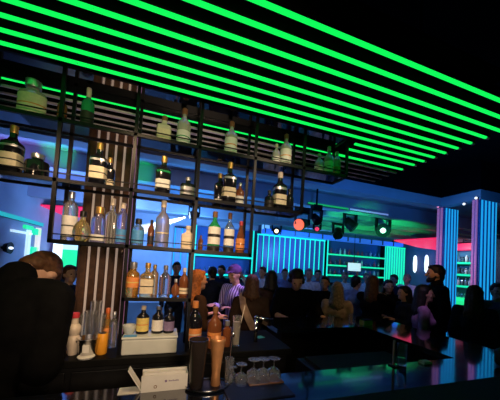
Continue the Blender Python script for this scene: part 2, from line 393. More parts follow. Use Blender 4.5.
shelf_bottle(162, z, .255, .046, 'square', G_BLACK, GOLDCAP, WHITELAB, (.14, .38), band=(G_GREEN, .55, .60), label='black square bottle with gold cap above the tall frosted bottle', **J)
shelf_bottle(187, z, .145, .048, 'square', G_BLACK, SILVCAP, SILVCAP, (.15, .5), label='squat black square bottle with silver medallion beside the rack post', n=3.5, group=g2)
shelf_bottle(218.5, z, .22, .037, 'square', G_BLACK, GOLDCAP, WHITELAB, (.05, .14), label='black bottle with gold cap and low white label, shorter of a close pair', y=1.72, **J)
shelf_bottle(228, z, .285, .046, 'square', G_BLACK, GOLDCAP, CREAM, (.14, .36), band=(SILVCAP, .56, .61), label='black square bottle with gold cap and cream label, taller of a close pair', y=1.655, **J)
shelf_bottle(239, z, .165, .032, 'spirit', G_BROWN, SILVCAP, WHITELAB, (.08, .4), label='small brown bottle with white label beside the close pair of black bottles', group=g2)
shelf_bottle(268.5, z, .145, .034, 'spirit', G_BLACK, BLKCAP, DARKLAB, label='small black bottle beside the cream capped bottle, on its rack post side', group=g2)
shelf_bottle(278.5, z, .295, .048, 'square', G_BLACK, CREAMCAP, CREAM, (.14, .40), band=(SILVCAP, .52, .58), label='black square bottle with cream cap at the open end of the middle shelf', **J)
shelf_bottle(288.5, z, .18, .034, 'spirit', G_BLACK, BLKCAP, None, label='dark bottle nearest the open end of the middle hanging shelf', group=g2)
z = LV[2]; g3 = 'bottles on the top hanging shelf'
shelf_bottle(30.5, z, .215, .066, 'squat', G_PALEGREEN, SILVCAP, CREAM, (.08, .6), stripe=ORALAB, label='wide pale decanter with orange mark on the top hanging shelf', group=g3, sy=.6)
shelf_bottle(61, z, .16, .024, 'tall', G_BROWN, CREAMCAP, None, label='slim brown bottle with pale cap beside the rack post on the top shelf', group=g3)
shelf_bottle(86, z, .25, .034, 'spirit', G_GREEN, CREAMCAP, DARKLAB, (.1, .4), label='dark green bottle with pale neck on the top shelf near the slatted column', group=g3, neckm=CREAMCAP)
shelf_bottle(163, z, .185, .044, 'square', G_CREAM, BROWNCAP, CREAM, (.1, .5), stripe=ORALAB, label='cream square flask with dark stopper on the top hanging shelf', group=g3, sy=.7)
shelf_bottle(182.5, z, .265, .044, 'spirit', G_PALEGREEN, BROWNCAP, WHITELAB, (.1, .4), stripe=G_GREEN, label='pale green bottle with brown cork beside the cream flask on the top shelf', group=g3)
shelf_bottle(230, z, .255, .044, 'spirit', G_PALEGREEN, BROWNCAP, WHITELAB, (.12, .5), stripe=ORALAB, label='pale green bottle with orange mark standing alone on the top shelf', group=g3)
shelf_bottle(275.5, z, .17, .030, 'spirit', G_PALEGREEN, CREAMCAP, WHITELAB, (.1, .4), label='small pale bottle next to an orange marked one on the top shelf', group=g3)
shelf_bottle(285, z, .245, .042, 'spirit', G_PALEGREEN, BROWNCAP, WHITELAB, (.1, .5), stripe=ORALAB, label='orange marked pale bottle with a small bottle beside it on the top shelf', group=g3, y=1.66)
shelf_bottle(318.5, z, .17, .034, 'spirit', G_PALEGREEN, CREAMCAP, WHITELAB, (.1, .4), label='shortest of three pale bottles at the open end of the top shelf', group=g3)
shelf_bottle(328, z, .23, .036, 'spirit', G_PALEGREEN, CREAMCAP, WHITELAB, (.1, .45), stripe=G_GREEN, label='middle and tallest of three pale bottles at the top shelf end', group=g3, y=1.66)
shelf_bottle(336, z, .22, .030, 'tall', G_PALEGREEN, CREAMCAP, ORALAB, (.1, .4), label='orange labelled pale bottle last on the top shelf by its open end', group=g3)
z = SHA; g4 = 'bottles on the boxed shelf below the rack'
shelf_bottle(131.5, z, .205, .038, 'squat', G_AMBER, SILVCAP, ORALAB, (.25, .55), stripe=YELLAB, label='amber whisky bottle with round silver stopper on the boxed shelf', group=g4)
shelf_bottle(146, z, .205, .040, 'square', G_GOLD, GOLDCAP, CREAM, (.10, .52), label='square bottle with cream label and gold cap on the boxed shelf', group=g4, y=1.655)
shelf_bottle(153, z, .195, .026, 'tall', G_GOLD, GOLDCAP, None, label='slim golden bottle partly behind the cream labelled square bottle', group=g4, y=1.73)
shelf_bottle(164, z, .195, .036, 'spirit', G_CLEAR, SILVCAP, None, label='clear glass bottle in the middle of the boxed shelf', group=g4)
shelf_bottle(175, z, .11, .028, 'round', G_BROWN, SILVCAP, None, label='small dark round bottle beside the clear one on the boxed shelf', group=g4)
shelf_bottle(183, z, .185, .030, 'spirit', G_BROWN, CREAMCAP, CREAM, (.1, .3), label='brown bottle against the post at the end of the boxed shelf', group=g4)
# white box on the back bar and what stands on it
wb = thing('storage_box', 'pale white lidded box on the back bar under the boxed shelf', 'box', (0, 0, BACKZ))
wx0, wx1 = colX(121.5, 1.58, 1.15), colX(177, 1.58, 1.15)
MB().box(wx0, wx1, 1.575, 1.76, 0, .088).bevel(.008, 3).build('box_body', WHITEBOX, wb)
MB().box(wx0-.003, wx1+.003, 1.572, 1.763, .088, .102).bevel(.005, 2).build('lid', WHITEBOX, wb)
MB().box(wx0+.004, wx0+.075, 1.58, 1.63, .102, .1022).build('lid_sticker', BLUELAB, wb)
z = BACKZ + .1022
shelf_bottle(142, z, .165, .036, 'spirit', G_BLACK, CREAMCAP, YELLAB, (.10, .58), stripe=ORALAB, label='dark bottle with yellow label on the white box', y=1.66, group='bottles on the white box')
shelf_bottle(157, z, .165, .034, 'spirit', G_BLACK, SILVCAP, WHITELAB, (.10, .50), stripe=WHITELAB, label='dark bottle with white label in the middle of the white box', y=1.66, group='bottles on the white box')
shelf_bottle(168.5, z, .15, .032, 'spirit', G_BLACK, BLKCAP, PURLAB, (.10, .48), stripe=PURLAB, label='dark bottle with violet grey label on the white box', y=1.66, group='bottles on the white box')
cb = tag(autosmooth(MB().lathe([(.022, 0), (.032, .012), (.040, .045), (.040, .05), (.034, .046), (.026, .016)], seg=20).build('tasting_bowl', WHITEBOX, loc=(colX(129, 1.66, z), 1.66, z))), 'small pale bowl on the end of the white box', 'bowl')

# back bar bottles and glassware
def lathe_thing(name, label, cat, prof, m, px, y, z, group=None, seg=20, n=2., parts=()):
    t = thing(name, label, cat, (colX(px, y, z), y, z), 0, group)
    autosmooth(MB().lathe(prof, seg=seg, n=n).build(parts[0] if parts else 'vessel', m, t))
    return t
z = BACKZ
gb = 'bottles on the back bar beside the rack leg'
bottle('dark bottle with orange label standing behind the black tumbler', colX(194, 1.687, 1.2), 1.687, z, .295, .050, 'spirit', G_BLACK, ORALAB, ORALAB, (.16, .42), stripe=CREAM, group=gb)
bottle('brown bottle standing behind the copper cup', colX(214.5, 1.64, 1.2), 1.64, z, .265, .046, 'spirit', G_BROWN, BROWNCAP, ORALAB, (.2, .4), stripe=G_BROWN, group=gb)
bottle('short dark bottle between the brown bottle and the tall straw glass', colX(227, 1.66, 1.2), 1.66, z, .17, .03, 'squat', G_BROWN, SILVCAP, None, group=gb)
def tumbler(label, px, y, z, h, r0, r1, glass, liquid=None, group=None, name='drinking_glass', cat='glass'):
    t = thing(name, label, cat, (colX(px, y, z+h/2), y, z), 0, group)
    w = .0022
    autosmooth(MB().lathe([(r0*.9, 0), (r0, .004), (r1, h), (r1-w, h), (r0-w, .010), (r0*.3, .009)], seg=22).build('glass_wall', glass, t))
    if liquid:
        f, m = liquid
        autosmooth(MB().lathe([(r0-w*1.6, .0115), (r0+(r1-r0)*f-w*1.6, h*f)], seg=22).build('drink', m, t))
    return t
t = tumbler('tall glass of pale drink with a light straw on the back bar', 236.5, 1.66, z, .20, .024, .030, G_CLEAR, (.8, G_CREAM))
MB().cone((.004, 0, .02), (.05, 0, .27), .003).build('straw', CREAMCAP, t)
# cluster near the bending bartender
Yc = 1.64
t = thing('liqueur_jug', 'cream ceramic jug bottle with red cap beside the bartender', 'bottle', (colX(74, Yc, 1.2), Yc, z)); t.scale = (.8, .8, .92)
autosmooth(MB().lathe([(.026, 0), (.030, .01), (.040, .07), (.041, .10), (.030, .115), (.034, .13), (.044, .15), (.040, .17), (.022, .185), (.020, .22)], seg=22).build('jug_body', G_CREAM, t))
autosmooth(MB().lathe([(.024, .22), (.026, .224), (.026, .248), (.02, .252)], seg=16).build('cap', REDCAP, t))
t = thing('ice_bucket', 'small steel ice bucket with embossed front on the back bar', 'bucket', (colX(88.5, 1.62, 1.13), 1.62, z))
autosmooth(MB().lathe([(.042, 0), (.046, .006), (.058, .095), (.061, .098), (.056, .099), (.044, .012)], seg=26).build('bucket_wall', STEEL, t))
for s in (-1, 1): MB().cone((s*.056, 0, .075), (s*.072, 0, .075), .006).build('side_handle', CHROME, t)
MB().quadbox((0, -.0545, .05), (.032, .004, .04)).bevel(.0015, 1).build('emblem_plate', WHITEP, t)
tumbler('tall clear glass nearest the jug on the back bar', 82, 1.74, z, .20, .028, .034, G_CLEAR, group='glasses behind the ice bucket')
tumbler('tall clear glass just behind the ice bucket', 90, 1.76, z, .215, .028, .036, G_CLEAR, group='glasses behind the ice bucket')
tumbler('tall clear glass between the ice bucket and the orange can', 99, 1.74, z, .20, .028, .036, G_CLEAR, group='glasses behind the ice bucket')
tumbler('tallest clear glass at the back near the brown column', 95, 1.86, z, .26, .026, .034, G_CLEAR, group='glasses behind the ice bucket')
t = thing('drink_can', 'orange can beside the steel ice bucket', 'can', (colX(102, 1.63, 1.13), 1.63, z))
autosmooth(MB().lathe([(.024, 0), (.027, .004), (.027, .110), (.024, .116)], seg=22).build('can_body', mat('orange_can', (.85, .36, .03), .4, var=.1), t))
autosmooth(MB().lathe([(.022, .1165), (.022, .119), (.01, .120)], seg=20).build('can_lid', STEEL, t))
bottle('red capped amber bottle behind the orange can', colX(107, 1.76, 1.2), 1.76, z, .235, .030, 'taper', G_AMBER, mat('orange_red_cap', (.65, .13, .03), .4), ORALAB, (.2, .5), stripe=CREAM, neckm=mat('orange_red_cap', (.65, .13, .03), .4))
bottle('slim silver bottle next to the red capped amber one', colX(113.5, 1.74, 1.2), 1.74, z, .215, .026, 'tall', G_GREY, SILVCAP, None)
tag(autosmooth(MB().lathe([(.036, 0), (.040, .004), (.042, .010), (.034, .012)], seg=22).build('coaster', WHITEP, loc=(colX(86, 1.575, z), 1.575, z))), 'round pale coaster in front of the steel ice bucket', 'coaster')

# ------------------------------------------------------------------ things on the front counter
z = CT
# napkin caddy
nc = thing('napkin_caddy', 'white card caddy with slanted end flap and printed mark on the counter', 'napkin holder', (0, 0, z))
yc = 1.145
x0, x1 = colX(141, yc-.03, z+.03), colX(187.5, yc-.03, z+.03)
MB().box(x0, x1, yc-.030, yc-.026, 0, .066).build('front_panel', WHITEP, nc)
MB().box(x0, x1, yc+.022, yc+.026, 0, .072).build('rear_panel', WHITEP, nc)
MB().box(x0, x1, yc-.026, yc+.022, 0, .004).build('bottom_panel', WHITEP, nc)
MB().box(x1-.004, x1, yc-.026, yc+.022, .004, .066).build('end_panel', WHITEP, nc)
fl = MB().quadbox((x0-.024, yc, .045), (.004, .05, .105), Matrix.Rotation(math.radians(-32), 3, 'Y')).build('slanted_flap', WHITEP, nc)
MB().poly([(x0-.085, yc-.03), (x0-.004, yc-.03), (x0-.004, yc+.025), (x0-.085, yc+.025)], 0, .003).build('base_tab', WHITEP, nc)
pm = MB()
cxm = x0 + (x1-x0)*.52
mk = MB().lathe([(.0050, -.0006), (.0050, .0006)], c=(0, 0, 0), seg=18, rot=Matrix.Rotation(PI/2, 3, 'X')).build('round_emblem', PURLAB, nc, loc=(cxm, yc-.0305, .040))
xx = cxm + .011
w_ = MB()
for k in range(8): w_.box(xx+k*.0052, xx+k*.0052+.0036, yc-.0307, yc-.030, .0375, .0375+(.0042 if k % 3 else .006))
w_.build('printed_word', PURLAB, nc)
mk2 = MB().lathe([(.0065, -.0006), (.0065, .0006), (.0042, .0006), (.0042, -.0006)], seg=18, rot=Matrix.Rotation(PI/2, 3, 'X'), close=False).build('ring_emblem', BROWNCAP, nc, loc=(x0+(x1-x0)*.30, yc-.0307, .020))
nk = MB()
for k in range(4): nk.box(x0+.006, x1-.008, yc-.022+.010*k, yc-.016+.010*k, .004, .074-.002*k)
tag(nk.build('paper_napkins', WHITEP, loc=(0, 0, z)), 'folded pale napkins standing in the white caddy', 'napkins', kind='stuff')
# tray
tr = thing('serving_tray', 'dark round edged drip tray with bright rim under the tumbler and copper cup', 'tray', (colX(208, 1.112, z), 1.112, z))
autosmooth(MB().lathe([(.088, 0), (.094, .003), (.098, .010), (.094, .010), (.088, .005)], seg=36, sy=.62).build('tray_dish', BLKMETAL, tr))
autosmooth(MB().lathe([(.0965, .0098), (.0985, .0098), (.0985, .0118), (.0965, .0118)], seg=36, sy=.62, close=False).build('rim', STEEL, tr))
tumbler('tall dark tumbler of cola with an amber glint on the tray', 197.5, 1.11, z+.0055, .205, .030, .042, mat('smoked_glass', (.06, .045, .04), .08, trans=.6), (.72, mat('cola', (.02, .008, .004), .1)))
cc = thing('copper_cup', 'tall tapered copper cup on the tray beside the dark tumbler', 'cup', (colX(216.5, 1.115, z+.1), 1.115, z+.0055))
autosmooth(MB().lathe([(.020, 0), (.022, .003), (.019, .05), (.024, .11), (.034, .205), (.032, .206), (.021, .11), (.016, .02)], seg=24).build('cup_wall', COPPER, cc))
autosmooth(MB().lathe([(.0345, .192), (.0352, .194), (.0352, .204), (.0340, .206)], seg=24, close=False).build('rim_band', COPPER, cc))
sp = thing('bar_spoon', 'thin steel bar spoon leaning out of the narrow clear glass', 'spoon', (0, 0, 0))
gx = colX(229, 1.11, z+.06)
tumbler('narrow clear glass beside the copper cup holding a bar spoon', 229, 1.11, z, .12, .018, .022, G_CLEAR)
MB().cone((gx-.008, 1.11, z+.012), (gx+.010, 1.115, z+.215), .0022).build('shaft', STEEL, sp)
MB().ball((gx+.0105, 1.115, z+.222), (.008, .004, .012)).build('bowl', STEEL, sp)
# bar mat with upside down glasses
bm_ = tag(MB().box(colX(224, 1.06, z), colX(285, 1.06, z), .96, 1.155, z, z+.006).bevel(.002, 1).build('bar_mat', mat('blue_black_mat', (.004, .008, .03), .35, var=.3)), 'dark blue rubber bar mat under the upturned glasses', 'bar mat')
gt = tag(MB().box(colX(247, 1.10, z), colX(281, 1.10, z), 1.065, 1.135, z+.006, z+.013).bevel(.002, 1).build('glass_board', mat('brown_board', (.12, .06, .03), .4, var=.3)), 'small brown wooden board under three upturned stem glasses', 'board')
def upturned(label, px, y, z, s=1., tilt=0):
    t = thing('stem_glass', label, 'glass', (colX(px, y, z+.03), y, z), 0, 'upturned glasses on the bar mat')
    t.scale = (s, s, s)
    autosmooth(MB().lathe([(.032, 0), (.0335, .002), (.036, .020), (.030, .042), (.014, .054), (.005, .058), (.004, .060), (.012, .050), (.028, .040), (.034, .020), (.0315, .002)], seg=22, close=False).build('bowl', G_CLEAR, t))
    autosmooth(MB().lathe([(.0045, .058), (.0035, .068), (.0035, .086), (.006, .094)], seg=12).build('stem', G_CLEAR, t))
    autosmooth(MB().lathe([(.006, .094), (.028, .0965), (.028, .098), (.004, .099)], seg=22).build('foot', G_CLEAR, t))
    return t
upturned('upturned stem glass on the end of the brown board nearest the copper cup', 253.5, 1.10, z+.013)
upturned('middle upturned stem glass of three on the brown board', 263.0, 1.10, z+.013)
upturned('upturned stem glass at the far end of the brown board', 273.5, 1.10, z+.013)
upturned('upturned stem glass standing straight on the blue mat', 241, 1.10, z+.006, .9)
upturned('small upturned glass beside the narrow clear glass', 233.5, 1.14, z+.006, .62)
# black ice well, tools behind the counter
st = thing('ice_station', 'black speed rail station behind the front counter', 'bar station', (0, 0, 0))
MB().box(.95, 1.80, 1.30, 1.66, 0, .98).bevel(.01).build('station_body', BLACK, st)
MB().box(1.0, 1.75, 1.34, 1.62, .98, 1.0).build('ice_lid', BLKRUBBER, st)
MB().cone((.95, 1.285, .8), (1.80, 1.285, .8), .008).build('bottle_rail', STEEL, st)
tp = thing('bar_tap', 'chrome tap with long lever standing on the back bar end', 'tap', (colX(257, 1.72, 1.3), 1.72, BACKZ))
MB().cone((0, 0, 0), (0, 0, .16), .014, .012, 14).build('tap_column', CHROME, tp, smooth=True)
MB().ball((0, 0, .172), .018).build('tap_head', CHROME, tp, smooth=True)
MB().cone((0, 0, .172), (.13, 0, .155), .008, .010).build('lever', STEEL, tp, smooth=True)
tag(MB().quadbox((0, 0, .0015), (.06, .05, .003), Matrix.Rotation(.3, 3, 'Z')).build('napkin', mat('teal_napkin', (.05, .30, .32), .7), loc=(colX(278, 1.9, BACKZ), 1.82, BACKZ+.0)), 'small teal paper napkin on the back bar near the tap', 'napkin').location.x = .72
lm = thing('garnish_tray', 'small yellow garnish tub on the far bar counter', 'tub', (colX(366, 2.06, CT+.03), 2.06, CT))
MB().box(-.055, .055, -.035, .035, 0, .05).bevel(.006, 2).build('tub', mat('yellow_tub', (.62, .42, .04), .5, var=.15), lm)
MB().box(-.057, .057, -.037, .037, .05, .056).bevel(.002, 1).build('rim', BLKRUBBER, lm)
# menu holder + blue tinted glass
mh = thing('menu_stand', 'slim pale wooden menu stand seen edge on at the counter back edge', 'menu stand', (colX(393, 1.15, CT+.05), 1.145, CT))
MB().box(-.0055, .0055, -.006, .006, 0, .15).bevel(.002, 1).build('menu_board', mat('pale_wood', (.55, .38, .27), .5, var=.15), mh)
MB().box(-.018, .018, -.024, .024, 0, .008).bevel(.002, 1).build('stand_base', BLKMETAL, mh)
tumbler('clear tall glass with blue glints beside the menu stand', 402, 1.15, CT, .125, .024, .028, G_CLEAR, (.35, G_BLUE))
t = thing('bar_cloth', 'folded pale cloth lying by the inner corner of the bar counter', 'cloth', (colX(425, 1.14, CT), 1.14, CT))
MB().box(-.035, .035, -.022, .022, 0, .009).bevel(.003, 2).build('cloth_fold', CREAM, t); MB().box(-.030, .034, -.019, .020, .009, .016).bevel(.003, 2).build('cloth_fold', CREAM, t)
# handbag at the counter's end
hb = thing('handbag', 'dark brown leather bag set on the end of the front counter', 'bag', (colX(513, .98, CT+.06), .975, CT+.006))
MB().box(-.10, .14, -.06, .06, 0, .11).bevel(.03, 4).build('bag_body', mat('brown_leather', (.035, .018, .012), .5, var=.4, bump=.3), hb, smooth=True)
MB().box(-.102, .142, -.064, -.03, .07, .115).bevel(.014, 3).build('flap', mat('brown_leather', (.035, .018, .012)), hb, smooth=True)
hh = MB()
for k in range(10):
    a0, a1 = PI*k/10, PI*(k+1)/10
    hh.cap((.02+.06*math.cos(a0), 0, .10+.05*math.sin(a0)), .006, (.02+.06*math.cos(a1), 0, .10+.05*math.sin(a1)), .006, 8)
hh.build('handle', BLKRUBBER, hb)
# glass washing rack crate etc. on far counter: small dim glasses
tumbler('dim short glass on the far bar counter near the forearm', 331, 2.10, CT, .09, .028, .032, G_CLEAR)
tumbler('dim clear glass on the far bar counter beside the yellow tub', 352, 2.12, CT, .10, .028, .032, G_CLEAR)

# ------------------------------------------------------------------ far hall furnishings
WY = FY - .02
def px_box(px0, py0, px1, py1, Y, d):
    """world box at depth Y whose mid lines fall on those picture rows and columns"""
    a = atY(px0, (py0+py1)/2, Y).x; b = atY(px1, (py0+py1)/2, Y).x
    z1 = atY((px0+px1)/2, py0, Y).z; z0 = atY((px0+px1)/2, py1, Y).z
    return a, b, Y, Y+d, z0, z1
def bottle_run(x0, x1, y, z, n, h, mats, label, group, axis='x', fixed=0):
    protos = {}
    for k in range(n):
        s = random.choice(('spirit', 'tall', 'squat')); m = random.choice(mats)
        hh = h*random.uniform(.8, 1.1)
        u = x0 + (x1-x0)*(k+.5)/n
        loc = (u, y, z) if axis == 'x' else (fixed, u, z)
        key = (s, m.name)
        if key not in protos:
            me = MB().lathe([(a*.045, b*h) for a, b in PROF[s]] + [(.018, h)], seg=10)
            o = me.build('distant_bottle', m, smooth=True); protos[key] = o.data
        else:
            o = bpy.data.objects.new('distant_bottle', protos[key]); COL.objects.link(o)
        o.location = loc; o.scale = (1, 1, hh/h); tag(o, label, 'bottle', group)
def wall_shelves(label, x0, x1, y, levels, led, z1, nb, mats, gname, blabel, depth=.3):
    t = thing('bottle_shelving', label, 'shelving', ((x0+x1)/2, y, 0))
    w = x1-x0
    MB().box(-w/2, w/2, .0+depth-.02, depth, .0, z1).build('back_panel', mat('blue_back_panel', (.04, .10, .30), .3), t)
    for s in (-1, 1): MB().box(s*w/2-.03, s*w/2+.03, 0, depth, 0, z1).build('side_panel', BLKMETAL, t)
    for s in (-1, 1): MB().box(s*w/2-.025, s*w/2+.025, -.03, -.001, .9, z1).build('edge_light', TEAL, t)
    for zz in levels:
        sh = MB().box(-w/2+.03, w/2-.03, 0, depth-.02, zz-.03, zz).build('shelf', BLKMETAL, t)
        MB().box(-w/2+.03, w/2-.03, -.02, -.001, zz-.07, zz).build('led_strip', led, sh)
        bottle_run(x0+.15, x1-.15, y+.12, zz, nb, .27, mats, blabel, gname)
    MB().box(-w/2, w/2, -.02, depth, 0, .95).build('base_cabinet', DARKWALL, t)
    return t
YS = 9.55
xa, xb = atY(194, 262, YS).x, atY(252, 262, YS).x
wall_shelves('teal lit bottle shelving on the far wall behind the striped shirt', xa, xb, YS, [atY(222, 274, YS).z, atY(222, 255.5, YS).z], TEAL, 3.0, 11, [G_BLUE, G_CLEAR, SILVCAP, G_LILAC], 'bottles on the far shelving behind the striped shirt', 'tiny bottle on the teal lit shelves behind the striped shirt')
xa, xb = atY(327, 262, YS).x, atY(385, 262, YS).x
wall_shelves('teal lit bottle shelving on the far wall above the fair haired woman', xa, xb, YS, [atY(355, 275.5, YS).z, atY(355, 266, YS).z, atY(355, 255.5, YS).z], TEALG, 3.0, 12, [G_BLUE, G_CLEAR, SILVCAP, REDCAP, G_LILAC, WHITELAB], 'bottles on the far shelving above the fair haired woman', 'tiny bottle on the teal lit shelves above the fair haired woman')
# tube screens
def tube_screen(label, x0, x1, y, z0, z1, n, back, m=TEAL, tr=.022, frame=True):
    t = thing('light_tube_screen', label, 'light screen', ((x0+x1)/2, y, 0))
    w = x1-x0
    MB().box(-w/2, w/2, .04, .08, 0, z1+.05).build('back_panel', back, t)
    MB().box(-w/2-.03, w/2+.03, -.04, .09, 0, z0).build('base_panel', DARKWALL, t)
    for k in range(n):
        x = -w/2 + w*k/(n-1)
        MB().cone((x, 0, z0), (x, 0, z1), tr, None, 8).build('light_tube', m, t)
    MB().box(-w/2-.03, w/2+.03, -.035, .035, z1, z1+.05).build('head_rail', m if frame else BLKMETAL, t)
    return t
Y2 = 9.3
tube_screen('screen of upright teal light tubes on the far wall behind the black figure', atY(257, 255, Y2).x, atY(324, 255, Y2).x, Y2, 1.35, atY(290, 238, Y2).z, 14, mat('violet_back', (.08, .07, .25), .4))
Y3 = 9.0
tube_screen('narrow curtain of teal tubes beside the teal shelving end', atY(387, 262, Y3).x, atY(404, 262, Y3).x, Y3, .9, atY(395, 248, Y3).z, 8, mat('teal_back', (.03, .25, .30), .4), m=TEALG, tr=.035)
# thin tubes left of the shelving (behind the boxed shelf)
tube_screen('pair of slim cyan light tubes on the far wall by the boxed shelf', atY(174, 250, 9.7).x, atY(188, 250, 9.7).x, 9.7, .9, atY(180, 228, 9.7).z, 3, mat('blue_wall_back', (.2, .25, .45), .5), m=CYAN, frame=False)
# blue awning strip over the far bars
aw = thing('bar_awning', 'blue lit awning running above the far teal shelving', 'awning', (0, 0, 0))
x0, x1 = atY(262, 240, 9.2).x, atY(398, 246, 9.2).x
zt = atY(330, 241, 9.2).z
MB().poly([(x0, 8.9), (x1, 8.9), (x1, 9.28), (x0, 9.28)], zt+.03, zt+.20).build('fascia_board', BLUEL, aw)
for k in range(12): MB().box(x0+(x1-x0)*k/11-.02, x0+(x1-x0)*k/11+.02, 8.86, 8.90, zt+.02, zt+.21).build('rib', DARKWALL, aw)
for k in (0, 1): MB().cone(((x0, x1)[k], 9.0, zt+.2), ((x0, x1)[k], 9.0, HZ), .015).build('hanger', BLKMETAL, aw)
# red-lit ceiling patches, the red light built in as glowing slabs
def red_lit_patch(label, pts, z):
    t = thing('red_glow', label, 'red lit ceiling patch', (0, 0, 0))
    MB().poly([(p.x, p.y) for p in pts], z, z+.04).build('glowing_panel', RED, t)
    c = sum((Vector((p.x, p.y, 0)) for p in pts), Vector())/len(pts)
    MB().poly([(c.x+(p.x-c.x)*.9, c.y+(p.y-c.y)*.9) for p in pts], z+.04, z+.08).build('casing', BLKMETAL, t)
    MB().cone((c.x, c.y, z+.08), (c.x, c.y, HZ), .01).build('hanger', BLKMETAL, t)
zr = 2.72
red_lit_patch('wide flat red lit ceiling patch next to the blue column, built as glowing panel', [atZ(394, 241, zr), atZ(440, 238.5, zr), atZ(440, 250.5, zr), atZ(418, 247.5, zr)], zr)
zr = 2.9
red_lit_patch('pointed pink red lit ceiling patch behind the bottle rack end, built as glowing panel', [atZ(33, 205.5, zr), atZ(88, 208.5, zr), atZ(88, 222, zr), atZ(62, 215.5, zr)], zr)
# right wall: shelving and lamps
rs = thing('bottle_shelving', 'green lit bottle shelving between the two blue columns', 'shelving', (10.7, 0, 0))
xs = 10.7
ya, yb = atX(450, 275, xs).y, atX(476, 275, xs).y
MB().box(.25, .28, yb, ya, 0, 2.9).build('back_panel', mat('teal_dark_back', (.04, .16, .20), .4), rs)
for yy in (ya, yb): MB().box(0, .28, yy-.02, yy+.02, 0, 2.9).build('side_panel', BLKMETAL, rs)
YA_, YB_ = ya, yb
for q, py in enumerate((262, 274, 285.5, 299)):
    zz = atX(464, py, xs).z
    sh = MB().box(0, .25, yb+.02, ya-.02, zz-.03, zz).build('shelf', BLKMETAL, rs)
    MB().box(-.02, 0, yb+.02, ya-.02, zz-.08, zz).build('led_strip', TEALG, sh)
    bottle_run(yb+.06, ya-.06, 0, zz, 6, .28, [G_CLEAR, SILVCAP, WHITELAB, G_BLUE], 'tiny bottle on the green lit shelves between the blue columns', 'bottles between the blue columns', axis='y', fixed=xs+.1)
MB().box(-.02, .25, yb+.02, ya-.02, .45, .85).build('glowing_base', SCREENG, rs)
zp = atX(464, 250, xs).z
MB().box(-.05, .25, yb, ya, zp, zp+.25).build('red_lit_strip', RED, rs)  # glowing strip in place of red-lit ceiling above the shelves
for k, (px, s) in enumerate(((415.5, 'nearer the teal tube curtain'), (427, 'nearer the bearded man'))):
    p = atX(px, 264, RX-.06)
    t = thing('wall_lamp', 'tall white glowing wall lamp ' + s, 'wall lamp', (RX, p.y, p.z), 0, 'white wall lamps')
    autosmooth(MB().lathe([(.02, -.40), (.065, -.32), (.08, 0), (.065, .32), (.02, .40)], c=(-.09, 0, 0), seg=16).build('shade', WHITEL, t))
    MB().box(-.02, 0, -.05, .05, -.2, .2).build('back_plate', STEEL, t)
# white screen
s = thing('wall_screen', 'small white glowing screen hung in front of the far teal shelving', 'screen', (0, 0, 0))
a = px_box(347.5, 262.5, 361, 271.5, 8.6, .06)
MB().box(*a).bevel(.01, 1).build('casing', BLKMETAL, s)
MB().box(a[0]+.02, a[1]-.02, a[2]-.006, a[2], a[4]+.02, a[5]-.02).build('display', SCREENW, s)
MB().cone(((a[0]+a[1])/2, a[2]+.03, a[5]), ((a[0]+a[1])/2, a[2]+.03, HZ), .012).build('ceiling_pole', BLKMETAL, s)
# pale blue lit upright panel
t = thing('upright_light_box', 'pale blue glowing upright panel behind the warm spotlight', 'light box', (0, 0, 0))
a = px_box(262.5, 215, 270, 234, 9.6, .08)
MB().box(*a).bevel(.01, 1).build('glowing_panel', PALEBLUE, t)
MB().box(a[0]-.03, a[1]+.03, a[3], FY, a[4]-.03, a[5]+.03).build('frame', DARKWALL, t)
# left: led strip and bright display
y1_ = atX(40.5, 226, LX).y; z1_ = (atX(40.5, 226, LX).z+atX(2, 212.5, LX).z)/2
ls = thing('led_strip_light', 'long teal strip light along the side wall behind the bartender', 'strip light', (0, 0, 0))
MB().box(LX, LX+.05, 3.9, y1_, z1_-.05, z1_+.05).build('channel', DARKWALL, ls)
MB().box(LX+.05, LX+.07, 3.9, y1_, z1_-.045, z1_+.045).build('diffuser', mat('teal_dim_led', (0, .2, .2), .4, emit=(.01, .42, .44), strength=.9), ls)
dd = thing('lit_display', 'bright white and green display standing at the far end above the bowed head', 'display', (0, 0, 0))
a = px_box(51, 243, 78, 275, 9.0, .1)
MB().box(*a).bevel(.01, 1).build('casing', BLKMETAL, dd)
MB().box(a[0]+.1, a[1]-.1, a[2], a[3], 0, a[4]).build('stand', BLKMETAL, dd)
xm = a[0] + (a[1]-a[0])*.40; zm = a[4]+(a[5]-a[4])*.80
MB().box(a[0]+.03, xm, a[2]-.02, a[2], a[4]+.03, a[5]-.03).build('white_field', WHITEL, dd)
MB().box(xm, a[1]-.03, a[2]-.02, a[2], a[4]+.03, zm).build('green_field', SCREENG, dd)
MB().box(xm, a[1]-.03, a[2]-.02, a[2], zm, a[5]-.03).build('white_field', SCREENW, dd)
fr_ = thing('lit_doorframe', 'pale lit frame on the side wall beside the bright display', 'frame', (0, 0, 0))
for (q0, r0, q1, r1, m) in ((26.5, 230, 29, 268, SCREENW), (36, 228, 39, 268, mat('warm_white_edge', (.6, .5, .4), .4, emit=(.7, .62, .55), strength=.9)), (10, 231, 30, 233.2, SCREENW), (23, 225.5, 31, 229, SCREENG), (32, 229, 39, 235, TEALG), (30, 247, 36, 268, TEALG)):
    ya, yb = atX(q0, r0, LX).y, atX(q1, r0, LX).y; qm = (q0+q1)/2
    MB().box(LX, LX+.06, ya, yb, atX(qm, r1, LX).z, atX(qm, r0, LX).z).build('frame_bar', m, fr_)
t = thing('ceiling_spotlight', 'small white spotlight glowing on the side wall above the bowed back', 'spotlight', (0, 0, 0))
p = atX(10.5, 248, LX+.16)
MB().cone(p, p+Vector((-.10, 0, 0)), .13, .09, 16).build('housing', BLKMETAL, t)
MB().ball(p+Vector((.01, 0, 0)), (.02, .09, .03)).build('lens', WHITEL, t, smooth=True)
